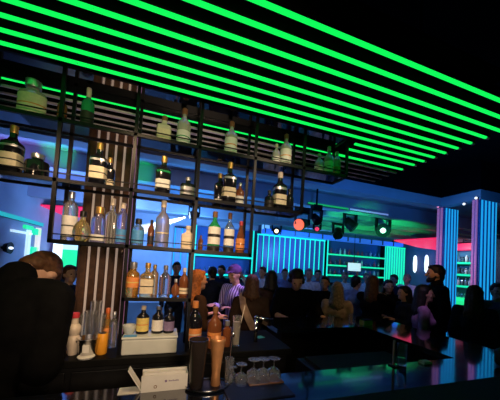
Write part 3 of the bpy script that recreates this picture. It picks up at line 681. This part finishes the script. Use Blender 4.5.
MB().cone(p+Vector((-.1, 0, 0)), p+Vector((-.16, 0, .0)), .03).build('bracket', BLKMETAL, t)

# moving head lights
def moving_head(label, px, py, Y, lens, aim, s=1., lr=.095):
    p = atY(px, py, Y)
    t = thing('moving_head_light', label, 'stage light', p, 0, 'stage lights under the hall ceiling')
    d = Vector(aim).normalized(); up = Vector((0, 0, 1))
    MB().cone(-d*.13*s, d*.12*s, .09*s, .12*s, 18).build('head', BLKMETAL, t, smooth=False)
    MB().cone(d*.121*s, d*.135*s, lr*s, lr*s, 18).build('lens', lens, t)
    y = MB()
    for q in (-1, 1): y.box(q*.15*s-.015, q*.15*s+.015, -.04, .04, -.02, .20*s)
    y.box(-.165*s, .165*s, -.05, .05, .20*s, .24*s)
    y.build('yoke', BLKMETAL, t)
    MB().box(-.13*s, .13*s, -.10*s, .10*s, .24*s, .36*s).bevel(.01, 1).build('base_unit', BLKMETAL, t)
    top = HZ - p.z
    MB().cone((0, 0, .36*s), (0, 0, top), .02).build('drop_pole', BLKMETAL, t)
    return p
tocam = lambda px, py: -ray(px, py)
moving_head('stage light with white shining lens under the truss end', 383, 230.5, 5.2, WHITEL, tocam(383, 228), 1.5, .045)
moving_head('stage light with warm shining lens above the teal tube screen', 276.5, 231, 7.9, WARML, tocam(276, 228), 1.1, .06)
moving_head('stage light with wide orange lens beside the black drum light', 302, 224, 5.4, ORANGEL, (-.8, -.5, -.25), 1.25, .11)
moving_head('black drum light hanging beside the orange stage light', 316, 219, 4.5, BLKMETAL, (.1, -.6, -.6), .8)
moving_head('small stage light with red lens below the black drum light', 317, 229, 6.7, RED, tocam(317, 228), .8, .08)
moving_head('dark stage light near the truss middle', 350, 224, 5.3, BLKMETAL, (.4, -.5, -.6), 1.2)
moving_head('dark stage light at the near end of the truss', 338, 233, 6.4, BLKMETAL, (-.4, -.5, -.6), 1.2)
BEAM_P = moving_head('stage light shooting a white beam behind the rack post', 194, 215, 6.6, WHITEL, (-1, -.05, -.20), .9)
# truss
tr_ = thing('lighting_truss', 'slim silver lighting truss under the hall ceiling by the white stage light', 'truss', (0, 0, 0))
a, b = atY(340, 217, 6.7), atY(399, 206, 6.3)
d = (b-a); off = [Vector((0, 0, .1)), Vector((0, .09, -.05)), Vector((0, -.09, -.05))]
for o_ in off: MB().cone(a+o_, b+o_, .016).build('chord', STEEL, tr_)
N = 14; wbm = MB()
for k in range(N):
    for q in range(3):
        wbm.cone(a+d*(k/N)+off[q], a+d*((k+1)/N)+off[(q+1) % 3], .009, None, 6)
wbm.build('lacing', STEEL, tr_)
for k in (.2, .8): MB().cone(a+d*k+off[0], Vector(((a+d*k).x, (a+d*k).y, HZ)), .012).build('hanger', BLKMETAL, tr_)
# led strips on the ceiling beams
for (q0, r0, q1, Y, m, nm) in ((308, 204.5, 348, 4.74, mat('green_strip', (0, .3, .1), .4, emit=(.01, .42, .12), strength=.8), 'green strip light along the ceiling beam beyond the rack'), (350, 209, 388, 4.73, mat('pale_blue_strip', (.2, .3, .6), .4, emit=(.16, .28, .62), strength=.8), 'pale blue strip light along the ceiling beam by the truss')):
    p, q = atY(q0, r0, Y), atY(q1, r0, Y)
    o = thing('strip_light', nm, 'strip light', (0, 0, 0))
    zc = 3.03
    MB().box(p.x, q.x, Y-.02, Y+.005, zc, zc+.035).build('diffuser', m, o)
    MB().box(p.x, q.x, Y+.001, 4.75, zc-.008, zc+.043).build('channel', BLKMETAL, o)
# far bar counter fronts and glow bowls
t = thing('far_bar_counter', 'far bar counter with dim front below the teal tube screen', 'bar counter', (0, 0, 0))
x0, x1 = atY(200, 270, 8.4).x, atY(392, 275, 8.4).x
MB().box(x0, x1, 8.2, 8.6, 1.06, 1.12).build('countertop', COUNTER, t)
MB().box(x0+.05, x1-.05, 8.28, 8.58, 0, 1.06).build('bar_front', DARKWALL, t)

# ------------------------------------------------------------------ people
dg = None
def remesh(mb, voxel, smooth=3):
    me = bpy.data.meshes.new('tmp'); mb.bm.to_mesh(me); mb.bm.free()
    o = bpy.data.objects.new('tmp', me); COL.objects.link(o)
    r = o.modifiers.new('r', 'REMESH'); r.mode = 'VOXEL'; r.voxel_size = voxel; r.use_smooth_shade = True
    if smooth:
        s = o.modifiers.new('s', 'SMOOTH'); s.factor = .5; s.iterations = smooth
    ev = o.evaluated_get(bpy.context.evaluated_depsgraph_get())
    out = bpy.data.meshes.new_from_object(ev)
    bpy.data.objects.remove(o); bpy.data.meshes.remove(me)
    for p in out.polygons: p.use_smooth = True
    return out
def child(name, me, m, parent):
    me.name = name; me.materials.clear(); me.materials.append(m)
    o = bpy.data.objects.new(name, me); COL.objects.link(o); o.parent = parent; return o
def hand(mb, w, d, n, s):
    """hand at wrist w, pointing d, palm facing n; s mirrors the thumb"""
    d = d.normalized(); side = d.cross(n).normalized()*s; n = n.normalized()
    q = Matrix((side, d, n)).transposed()
    mb.ball(w+d*.045, (.040, .052, .016), 12, q)
    for k, (off, L) in enumerate(((-.030, .062), (-.010, .074), (.010, .078), (.029, .070))):
        b = w+d*.085+side*off
        m_ = b+(d*.92+n*.35).normalized()*L*.5; e = m_+(d*.6+n*.8).normalized()*L*.5
        mb.cap(b, .0095, m_, .0088, 8); mb.cap(m_, .0088, e, .0075, 8)
    b = w+d*.025+side*.032; m_ = b+(d*.6+side*.75+n*.2).normalized()*.042; e = m_+(d*.85+side*.2+n*.4).normalized()*.032
    mb.cap(b, .013, m_, .0105, 8); mb.cap(m_, .0105, e, .008, 8)
def person(label, x, y, yaw, h, hair=('short', H_BLACK), top=C_BLACK, legs=C_BLACK, arms='down', lean=0., bow=0., turn=0., sleeves=True, female=False, vox=.010, beard=None, hat=None, bulk=1., dress=None, z0=0., side=0., extra=None, collar=None):
    S = h/1.75
    t = thing('person', label, 'person', (x, y, z0), yaw, 'people around the bar')
    L = Matrix.Rotation(-lean, 3, 'X') @ Matrix.Rotation(side, 3, 'Y'); piv = Vector((0, 0, .95))
    def U(p): return (piv + L @ (Vector(p)-piv))*S
    def D(p): return Vector(p)*S
    sh = .165 if female else .19
    hp = .095
    Lr = L
    neck0, neck1 = U((0, -.01, 1.44)), U((0, .005, 1.53))
    HR = Lr @ Matrix.Rotation(turn, 3, 'Z') @ Matrix.Rotation(-bow, 3, 'X')
    hb_ = U((0, .0, 1.50))
    def Hd(p): return hb_ + HR @ (Vector(p)*S)      # head space: origin at the neck top
    # arms
    A = {}
    for s in (-1, 1):
        so = Vector((s*sh, -.01, 1.415))
        if arms == 'down': el, wr = so+Vector((s*.05, -.02, -.29)), so+Vector((s*.055, .06, -.54))
        elif arms == 'hold': el, wr = so+Vector((s*.06, .02, -.29)), so+Vector((s*-.03, .24, -.22))
        elif arms == 'rest': el, wr = so+Vector((s*.09, .13, -.24)), so+Vector((s*-.12, .33, -.29))
        elif arms == 'reach': el, wr = so+Vector((s*.07, .20, -.18)), so+Vector((s*.02, .42, -.10))
        elif arms == 'hug': el, wr = so+Vector((s*.06, .22, -.08)), so+Vector((s*-.10, .36, -.02))
        elif arms == 'point':
            if s == 1: el, wr = so+Vector((.10, .12, -.16)), so+Vector((.12, .30, .05))
            else: el, wr = so+Vector((s*.05, -.02, -.29)), so+Vector((s*.055, .06, -.54))
        elif arms == 'counter':
            if s == -1: el, wr = so+Vector((-.10, .16, -.22)), so+Vector((-.22, .34, -.26))
            else: el, wr = so+Vector((.08, .14, -.24)), so+Vector((-.10, .33, -.25))
        A[s] = (U(so), U(el), U(wr))
    b = MB()
    b.ball(U((0, 0, .96)), (.155*S, .11*S, .13*S)); b.ball(U((0, 0, 1.10)), (.125*S, .092*S, .15*S)); b.ball(U((0, 0, 1.28)), (.155*S, .108*S, .17*S), 16, Lr)
    b.cap(A[-1][0], .058*S, A[1][0], .058*S)
    b.cap(neck0, .060*S, neck1, .052*S)
    for s in (-1, 1):
        a0, a1, a2 = A[s]
        b.cap(a0, .054*S, a1, .040*S); b.cap(a1, .040*S, a2, .027*S)
        dd = a2-a1; nrm = Vector((0, 0, -1)) if arms in ('rest', 'counter', 'hold') else Vector((-s, 0, 0))
        hand(b, a2, dd, (nrm - dd.normalized()*nrm.dot(dd.normalized())), -s if arms in ('rest', 'counter', 'hold') else s)
        b.cap(D((s*hp, 0, .90)), .085*S, D((s*hp*1.05, .01, .49)), .056*S); b.cap(D((s*hp*1.05, .01, .49)), .056*S, D((s*hp*1.1, -.01, .09)), .036*S)
        b.ball(D((s*hp*1.15, .055, .04)), (.042*S, .12*S, .038*S))
    # head
    b.ball(Hd((0, .018, .145)), (.076*S, .094*S, .105*S), 20, HR)
    b.ball(Hd((0, .045, .075)), (.056*S, .058*S, .060*S), 16, HR)          # jaw
    b.ball(Hd((0, .088, .045)), (.026*S, .020*S, .020*S), 12, HR)          # chin
    b.cap(Hd((0, .108, .150)), .009*S, Hd((0, .128, .108)), .0135*S, 8)    # nose
    for s in (-1, 1):
        b.ball(Hd((s*.078, .010, .125)), (.012*S, .022*S, .034*S), 10, HR)
        b.ball(Hd((s*.032, .092, .158)), (.026*S, .016*S, .009*S), 10, HR)  # brow
        b.ball(Hd((s*.040, .082, .110)), (.024*S, .02*S, .02*S), 10, HR)    # cheek
    b.ball(Hd((0, .100, .072)), (.024*S, .012*S, .008*S), 10, HR); b.ball(Hd((0, .098, .062)), (.021*S, .012*S, .008*S), 10, HR)
    child('body', remesh(b, vox, 2), SKIN, t)
    for s in (-1, 1):
        MB().ball(Hd((s*.032, .100, .140)), (.013*S, .008*S, .008*S), 10, HR).build('eye', EYEW, t, smooth=True)
    # clothes
    i = .014*S; k_ = bulk
    c = MB()
    c.ball(U((0, 0, 1.10)), (.140*S*k_, .108*S*k_, .18*S)); c.ball(U((0, 0, 1.28)), (.172*S*k_, .124*S*k_, .18*S), 16, Lr)
    c.ball(U((0, 0, .95)), (.168*S*k_, .126*S*k_, .15*S))
    c.cap(A[-1][0], .070*S*k_, A[1][0], .070*S*k_)
    c.cap(U((0, -.015, 1.40)), .085*S, U((0, -.012, 1.46)), .070*S)
    if female:
        for s in (-1, 1): c.ball(U((s*.07, .085, 1.27)), (.062*S, .055*S, .062*S))
    for s in (-1, 1):
        a0, a1, a2 = A[s]
        c.cap(a0, (.054*S+i)*k_, a1, (.042*S+i)*k_)
        if sleeves:
            e = a1+(a2-a1)*.92; c.cap(a1, (.042*S+i)*k_, e, (.032*S+i)*k_)
    if dress:
        c.lathe([(.30*S, .45*S), (.25*S, .70*S), (.18*S, .95*S), (.14*S, 1.1*S)], seg=20)
    me = remesh(c, .014, 3)
    for v in me.vertices:
        n_ = noise.noise(v.co*9+Vector((x*3, y*3, 0)))
        v.co += v.normal*n_*.010
    child('dress' if dress else 'top', me, top, t)
    c = MB()
    c.ball(D((0, 0, .93)), (.158*S, .116*S, .12*S))
    for s in (-1, 1):
        c.cap(D((s*hp, 0, .88)), .096*S, D((s*hp*1.05, .01, .49)), .070*S); c.cap(D((s*hp*1.05, .01, .49)), .070*S, D((s*hp*1.1, -.01, .12)), .056*S)
    child('trousers', remesh(c, .016, 3), legs, t)
    c = MB()
    for s in (-1, 1):
        so = MB(); so.ball(D((s*hp*1.15, .055, .05)), (.050*S, .135*S, .048*S)); so.box(s*hp*1.15*S-.045*S, s*hp*1.15*S+.045*S, -.07*S, .18*S, .0, .03*S)
        child('shoe', remesh(so, .012, 2), BLKRUBBER, t)
    # hair
    kind, hm = hair
    c = MB()
    c.ball(Hd((0, -.004, .165)), (.086*S, .100*S, .103*S), 18, HR)
    c.ball(Hd((0, .045, .222)), (.062*S, .058*S, .036*S), 14, HR)
    for s in (-1, 1): c.cap(Hd((s*.074, .012, .175)), .020*S, Hd((s*.074, .004, .130)), .015*S)
    if kind == 'short': c.ball(Hd((0, -.055, .10)), (.062*S, .040*S, .065*S), 12, HR)
    if kind == 'fluffy':
        for k in range(22):
            a_ = 2*PI*k/22; q = random.uniform(.08, .2)
            c.ball(Hd((.085*math.cos(a_), -.01+.085*math.sin(a_)-.012, q)), (.03*S,)*3, 8)
        c.ball(Hd((0, -.01, .235)), (.085*S, .09*S, .045*S), 12, HR)
    if kind in ('long', 'bob'):
        dn = -.17 if kind == 'long' else -.02
        for k in range(9):
            a_ = math.radians(-20 + 220*k/8) + PI   # around the back
            px_, py_ = .082*math.cos(a_), .090*math.sin(a_)*.9 - .012
            c.cap(Hd((px_*.80, py_*.86, .18)), .024*S, Hd((px_*.92, py_*.9-.012, .06)), .024*S, 8)
            c.cap(Hd((px_*.92, py_*.9-.012, .06)), .024*S, Hd((px_*1.12+random.uniform(-.02, .02), py_*.8-.035, dn*.55+random.uniform(-.02, .02))), .026*S, 8)
            c.cap(Hd((px_*1.12, py_*.8-.035, dn*.55)), .025*S, Hd((px_*1.0+random.uniform(-.03, .03), py_*.7-.05, dn+random.uniform(-.06, .03))), .009*S, 8)
    me = remesh(c, .011, 2)
    for v in me.vertices:
        q = noise.noise(Vector((v.co.x*60, v.co.y*60, v.co.z*12))); v.co += v.normal*q*.004
    child('hair', me, hm, t)
    if beard:
        c = MB(); c.ball(Hd((0, .060, .058)), (.060*S, .052*S, .048*S), 14, HR); c.ball(Hd((0, .095, .038)), (.034*S, .024*S, .03*S), 12, HR)
        for s in (-1, 1): c.cap(Hd((s*.070, .02, .115)), .012*S, Hd((s*.050, .05, .06)), .020*S)
        child('beard', remesh(c, .010, 1), beard, t)
    if hat:
        c = MB(); c.ball(Hd((0, .005, .19)), (.094*S, .108*S, .085*S), 18, HR); c.ball(Hd((0, .12, .185)), (.075*S, .07*S, .010*S), 14, HR)
        child('cap', remesh(c, .010, 2), hat, t)
    if collar:
        c = MB(); c.cap(U((0, -.02, 1.44)), .085*S, U((0, -.01, 1.50)), .078*S); child('collar', remesh(c, .010, 1), collar, t)
    if extra: extra(t, U, Hd, A, S)
    return t
R = math.radians
def pg(px, depth): return ground(px, depth)
def face_cam(x, y, off=0.): return math.atan2(-x, y) * 1.0 + PI + off if False else math.atan2(0-y, 0-x) - PI/2 + off
# bending bartender: back to the camera
person('person in black bending over behind the counter with bowed brown haired head', -.775, 1.31, R(-8), 1.83, ('short', H_BROWN), C_BLACK, C_BLACK, 'hold', lean=R(25), bow=R(52), turn=R(0), bulk=1.3, vox=.009, collar=C_BLACK, side=R(5))
x, y = pg(70.5, 3.0)
person('dim faced person looking past the bright display behind the bartender', x, y, face_cam(x, y, R(30)), 1.50, ('short', H_BROWN), C_NAVY, C_DENIM, 'hold')
x, y = pg(198, 2.62)
person('woman with orange lit auburn hair behind the rack leg', x, y, face_cam(x, y, R(112)), 1.55, ('long', H_AUBURN), C_BROWN, C_BLACK, 'hold', female=True)
x, y = pg(213, 4.2)
person('person in dark navy standing between the auburn haired woman and the striped shirt', x, y, face_cam(x, y, R(200)), 1.56, ('short', H_BLACK), C_NAVY, C_DENIM, 'hold')
x, y = pg(237, 3.25)
def phone(t, U, Hd, A, S):
    c = (A[-1][2]+A[1][2])/2 + Vector((0, .06, .02)); 
person('person in a violet lit striped shirt and peaked cap with arms held forward', x, y, face_cam(x, y, R(-40)), 1.62, ('short', H_BROWN), C_STRIPE, C_DENIM, 'hold', hat=cloth('cap_cloth', (.10, .05, .16)), bow=R(12))
x, y = pg(253, 2.78)
def strap(t, U, Hd, A, S):
    c = MB(); p = [(-.12, -.03, 1.52), (-.09, -.15, 1.38), (-.02, -.175, 1.24), (.07, -.17, 1.08), (.16, -.12, .96)]
    for a_, b_ in zip(p, p[1:]): 
        for o in (-.024, -.008, .008, .024): c.cap(U((a_[0]+o, a_[1], a_[2]+o)), .014*S, U((b_[0]+o, b_[1], b_[2]+o)), .014*S, 8)
    child('bag_strap', remesh(c, .008, 2), C_TAN, t)
person('woman with chin length brown hair and a wide tan strap across her back', x, y, face_cam(x, y, R(180)), 1.53, ('bob', H_BROWN), C_BROWN, C_BLACK, 'hold', female=True, extra=strap)
x, y = pg(272, 3.45)
person('person with dark rounded hair just behind the woman with the tan strap', x, y, face_cam(x, y, R(170)), 1.57, ('bob', H_BLACK), C_BROWN, C_DENIM, 'down')
x, y = pg(296, 3.1)
person('big person in black coat with fluffy dark hair leaning a forearm on the far counter', x, y, face_cam(x, y, R(8)), 1.62, ('fluffy', H_BLACK), C_BLACK, C_BLACK, 'counter', bulk=1.22, bow=R(25), sleeves=False, lean=R(4))
x, y = pg(325.5, 4.0)
person('dark haired man with lit face beyond the far counter', x, y, face_cam(x, y, R(-10)), 1.52, ('short', H_BLACK), C_BLACK, C_DENIM, 'down')
x, y = pg(338, 3.25)
person('woman with long fair hair and tan top seen from behind', x, y, face_cam(x, y, R(185)), 1.48, ('long', H_BLOND), C_TAN, C_BLACK, 'down', female=True)
x, y = pg(356, 4.15)
person('man in grey blue shirt turned away beyond the fair haired woman', x, y, face_cam(x, y, R(140)), 1.55, ('short', H_BLACK), C_GREYBLUE, C_DENIM, 'down')
x, y = pg(373, 3.6)
person('woman in black with long dark hair embracing another guest', x, y, face_cam(x, y, R(160)), 1.58, ('long', H_BROWN), C_BLACK, C_BLACK, 'hug', female=True, bulk=1.1)
x, y = pg(388.5, 4.1)
person('dark haired guest in black being embraced', x, y, face_cam(x, y, R(20)), 1.52, ('bob', H_BLACK), C_BLACK, C_BLACK, 'down', female=True, bulk=1.1)
x, y = pg(405.5, 3.6)
person('dark haired woman in navy turned sideways in front of the teal tube curtain', x, y, face_cam(x, y, R(-60)), 1.46, ('long', H_BLACK), C_NAVY, C_BLACK, 'hold', female=True)
x, y = pg(436, 3.45)
person('tall bearded man in black jacket standing in profile by the blue column', x, y, face_cam(x, y, R(-72)), 1.78, ('short', H_BLACK), C_BLACK, C_BLACK, 'down', beard=H_BLACK, bulk=1.12, collar=C_BLACK)
x, y = pg(423.5, 2.98)
person('dark haired woman in mauve dress close to the bearded man', x, y, face_cam(x, y, R(100)), 1.52, ('long', H_BLACK), C_MAUVE, C_BLACK, 'down', female=True, dress=True)
x, y = pg(407, 6.0)
person('distant person in white shirt below the two white wall lamps', x, y, face_cam(x, y, R(-30)), 1.62, ('short', H_GREY), C_WHITE, C_DENIM, 'down')
x, y = pg(474.5, 2.95)
person('woman with long dark brown hair in navy in front of the blue column', x, y, face_cam(x, y, R(175)), 1.55, ('long', H_BROWN), C_NAVY, C_BLACK, 'down', female=True)
x, y = pg(497, 3.5)
person('person in grey blue by the edge beyond the nearer blue column', x, y, face_cam(x, y, R(20)), 1.58, ('short', H_BLACK), C_GREYBLUE, C_DENIM, 'down')
far = [(263, 5.2, 1.60, H_BROWN, C_WHITE, 'point', 'distant pale shirted guest behind the dark rounded hair'),
       (309, 5.0, 1.62, H_GREY, C_WHITE, 'point', 'distant guest in white raising a hand beside the black figure'),
       (318, 5.6, 1.60, H_BLACK, C_GREYBLUE, 'point', 'distant guest in grey blue just behind the lit faced man'),
       (345, 6.0, 1.58, H_BLOND, C_WHITE, 'down', 'distant fair guest in white above the long fair haired woman'),
       (367, 5.6, 1.60, H_GREY, C_WHITE, 'down', 'distant guest in white between the grey blue shirt and the embrace'),
       (394, 5.4, 1.60, H_BROWN, C_NAVY, 'down', 'distant guest in navy beside the narrow teal tube curtain'),
       (285, 5.8, 1.58, H_BROWN, C_GREYBLUE, 'down', 'distant guest in grey blue behind the dark rounded hair'),
       (222, 5.2, 1.58, H_BLACK, C_NAVY, 'down', 'distant guest in navy behind the peaked cap'),
       (177, 4.6, 1.60, H_BLACK, C_NAVY, 'down', 'dark haired guest seen behind the boxed shelf')]
for px, dp, h, hm, cl, ar, lb in far:
    x, y = pg(px, dp); person(lb, x, y, face_cam(x, y, R(random.choice((-30, 10, 40)))), h, ('short', hm), cl, C_DENIM, ar, vox=.013)

# ------------------------------------------------------------------ haze beam
p = BEAM_P; e = atY(120, 236, 6.4)
hm_ = bpy.data.materials.new('lit_haze'); hm_.use_nodes = True; nt = hm_.node_tree
nt.nodes.remove(nt.nodes['Principled BSDF']); vs = nt.nodes.new('ShaderNodeVolumeScatter'); vs.inputs['Density'].default_value = 1.4; vs.inputs['Color'].default_value = (.8, .9, 1, 1)
nt.links.new(vs.outputs[0], nt.nodes['Material Output'].inputs['Volume'])
dirb = (e-p).normalized()
hz = MB().cone(p+dirb*.16, e, .045, .17, 24).build('beam_haze', hm_)
tag(hz, 'hazy air lit by the white beam behind the rack', 'haze', kind='stuff')

# ------------------------------------------------------------------ lights
def light(kind, name, loc, col, power, target=None, size=.2, spot=None, blend=.5, spread=None):
    d = bpy.data.lights.new(name, kind); d.color = col; d.energy = power
    o = bpy.data.objects.new(name, d); COL.objects.link(o); o.location = loc
    if kind == 'AREA':
        d.shape = 'DISK'; d.size = size
        if spread: d.spread = spread
    else: d.shadow_soft_size = size
    if kind == 'SPOT': d.spot_size = R(spot); d.spot_blend = blend
    if target is not None:
        o.rotation_euler = (Vector(target)-Vector(loc)).to_track_quat('-Z', 'Y').to_euler()
    return o
BLUE = (.11, .37, .90)
light('SPOT', 'beam_lamp', p+dirb*.17, (.8, .9, 1), 4500, e, .02, 13, .3)
# blue wash over the hall
light('AREA', 'blue_wash', (.6, 7.2, 2.2), BLUE, 110, (.6, 10, 2.3), .5)
light('AREA', 'blue_wash', (-1.2, 6.8, 2.2), (.17, .38, .85), 120, (-1.2, 10, 2.3), .5)
light('AREA', 'blue_wash', (4.6, 7.6, 2.2), BLUE, 70, (5.0, 10, 2.4), .5)
light('AREA', 'blue_up', (.5, 5.4, 2.0), (.05, .30, .8), 50, (.5, 5.6, 3.3), .6)
light('AREA', 'blue_up', (-1.6, 5.2, 2.0), (.12, .28, .8), 50, (-1.6, 5.4, 3.3), .6)
light('AREA', 'blue_up', (3.0, 5.4, 2.0), (.05, .30, .8), 16, (3.4, 5.6, 3.3), .6)
light('SPOT', 'violet_spot', (-2.6, 4.2, 1.9), (.45, .25, .9), 60, (-2.3, 5.6, 3.3), .1, 80)
light('SPOT', 'green_spot', (-1.2, 4.0, 2.0), (.02, 1, .25), 110, atZ(60, 156, 3.15), .05, 19, .7)
light('SPOT', 'green_spot', (-.6, 4.0, 2.0), (.02, 1, .25), 60, atZ(138, 172, 3.15), .05, 24, .6)
light('SPOT', 'green_spot', (5.2, 4.3, 2.1), (.02, 1, .2), 230, (6.8, 7.6, 3.15), .05, 80, .6)
light('SPOT', 'green_spot', (3.6, 4.2, 2.2), (.02, 1, .2), 110, (4.8, 5.8, 3.15), .05, 60, .6)
# blue light on the fascia
light('AREA', 'fascia_wash', (2.6, 2.6, 2.35), (.04, .24, .9), 12, (3.2, 3.6, 3.1), .4)
light('AREA', 'fascia_wash', (4.0, 2.3, 2.3), (.04, .28, .9), 12, (5.0, 3.0, 3.1), .4)
light('SPOT', 'mauve_column', (3.7, 3.2, 2.0), (.95, .35, .7), 40, (5.0, 3.45, 1.8), .1, 60)
light('AREA', 'shelf_fill', (10.0, (YA_+YB_)/2, 2.75), (.6, .9, 1), 14, (10.75, (YA_+YB_)/2, 1.7), .15)  # added light to brighten the bottles between the columns, no fixture here
# warm bar lamps, then added fill lights
light('SPOT', 'bar_downlight', (-.25, .95, 2.55), (1, .66, .38), 30, (-.15, 1.66, 1.75), .05, 75, .6)
light('SPOT', 'bar_downlight', (.2, .8, 2.5), (1, .62, .34), 26, (.1, 1.5, 1.15), .05, 70, .6)
light('SPOT', 'bar_downlight', (.8, .95, 2.55), (1, .72, .5), 12, (.75, 1.66, 2.1), .05, 70, .6)
light('SPOT', 'bar_downlight', (-.8, .9, 2.3), (1, .66, .4), 12, (-.45, 2.3, 1.9), .05, 40, .6)
light('SPOT', 'room_lamp', (.3, -.8, 1.95), (1, .74, .50), 130, (.05, 1.6, 1.80), .2, 54, .7)
light('SPOT', 'slat_fill', (.35, 2.12, 1.25), (1, .72, .80), 14, (.3, 2.0, 2.6), .05, 130, .7)  # upward light added to brighten the unlit slats, without a fixture
light('SPOT', 'face_fill', (2.75, 1.75, 2.3), (1, .50, .22), 16, (3.45, 2.47, 1.64), .03, 14, .5)  # amber spot added for the bearded man's face
light('SPOT', 'forearm_fill', (2.1, 2.1, 2.2), (1, .45, .16), 14, (1.80, 2.42, 1.16), .03, 18, .5)  # spot added only to warm the resting forearm
light('SPOT', 'counter_fill', (.45, .55, 2.3), (.8, .85, 1), 16, (.32, 1.10, 1.12), .03, 16, .5)  # added cool light to brighten the upturned glasses
light('AREA', 'blue_wash', (9.3, 7.9, 2.5), (.06, .22, .9), 45, (11, 8.4, 1.8), .3)  # extra wash added to turn the side wall bluer
light('SPOT', 'crowd_violet', (2.35, 1.6, 2.3), (.65, .4, 1), 16, (2.88, 2.13, 1.25), .03, 16, .5)  # violet spot added to lighten the mauve dress
# crowd
light('SPOT', 'crowd_violet', (1.6, 2.4, 2.9), (.62, .38, 1), 220, (.83, 2.98, 1.4), .05, 30, .5)
light('SPOT', 'crowd_amber', (.9, 2.2, 2.6), (1, .45, .15), 75, (.3, 2.6, 1.45), .05, 40, .5)
light('SPOT', 'crowd_warm', (2.2, 1.6, 2.5), (1, .6, .35), 13, (2.6, 3.0, 1.4), .05, 70, .6)
w = bpy.data.worlds.new('world'); scn.world = w; w.use_nodes = True
w.node_tree.nodes['Background'].inputs[0].default_value = (.01, .02, .06, 1); w.node_tree.nodes['Background'].inputs[1].default_value = .0
scn.view_settings.view_transform = 'Standard'; scn.view_settings.look = 'None'; scn.view_settings.exposure = 0; scn.view_settings.gamma = 1
scn.cycles.use_denoising = True
scn.cycles.max_bounces = 8; scn.cycles.sample_clamp_indirect = 4
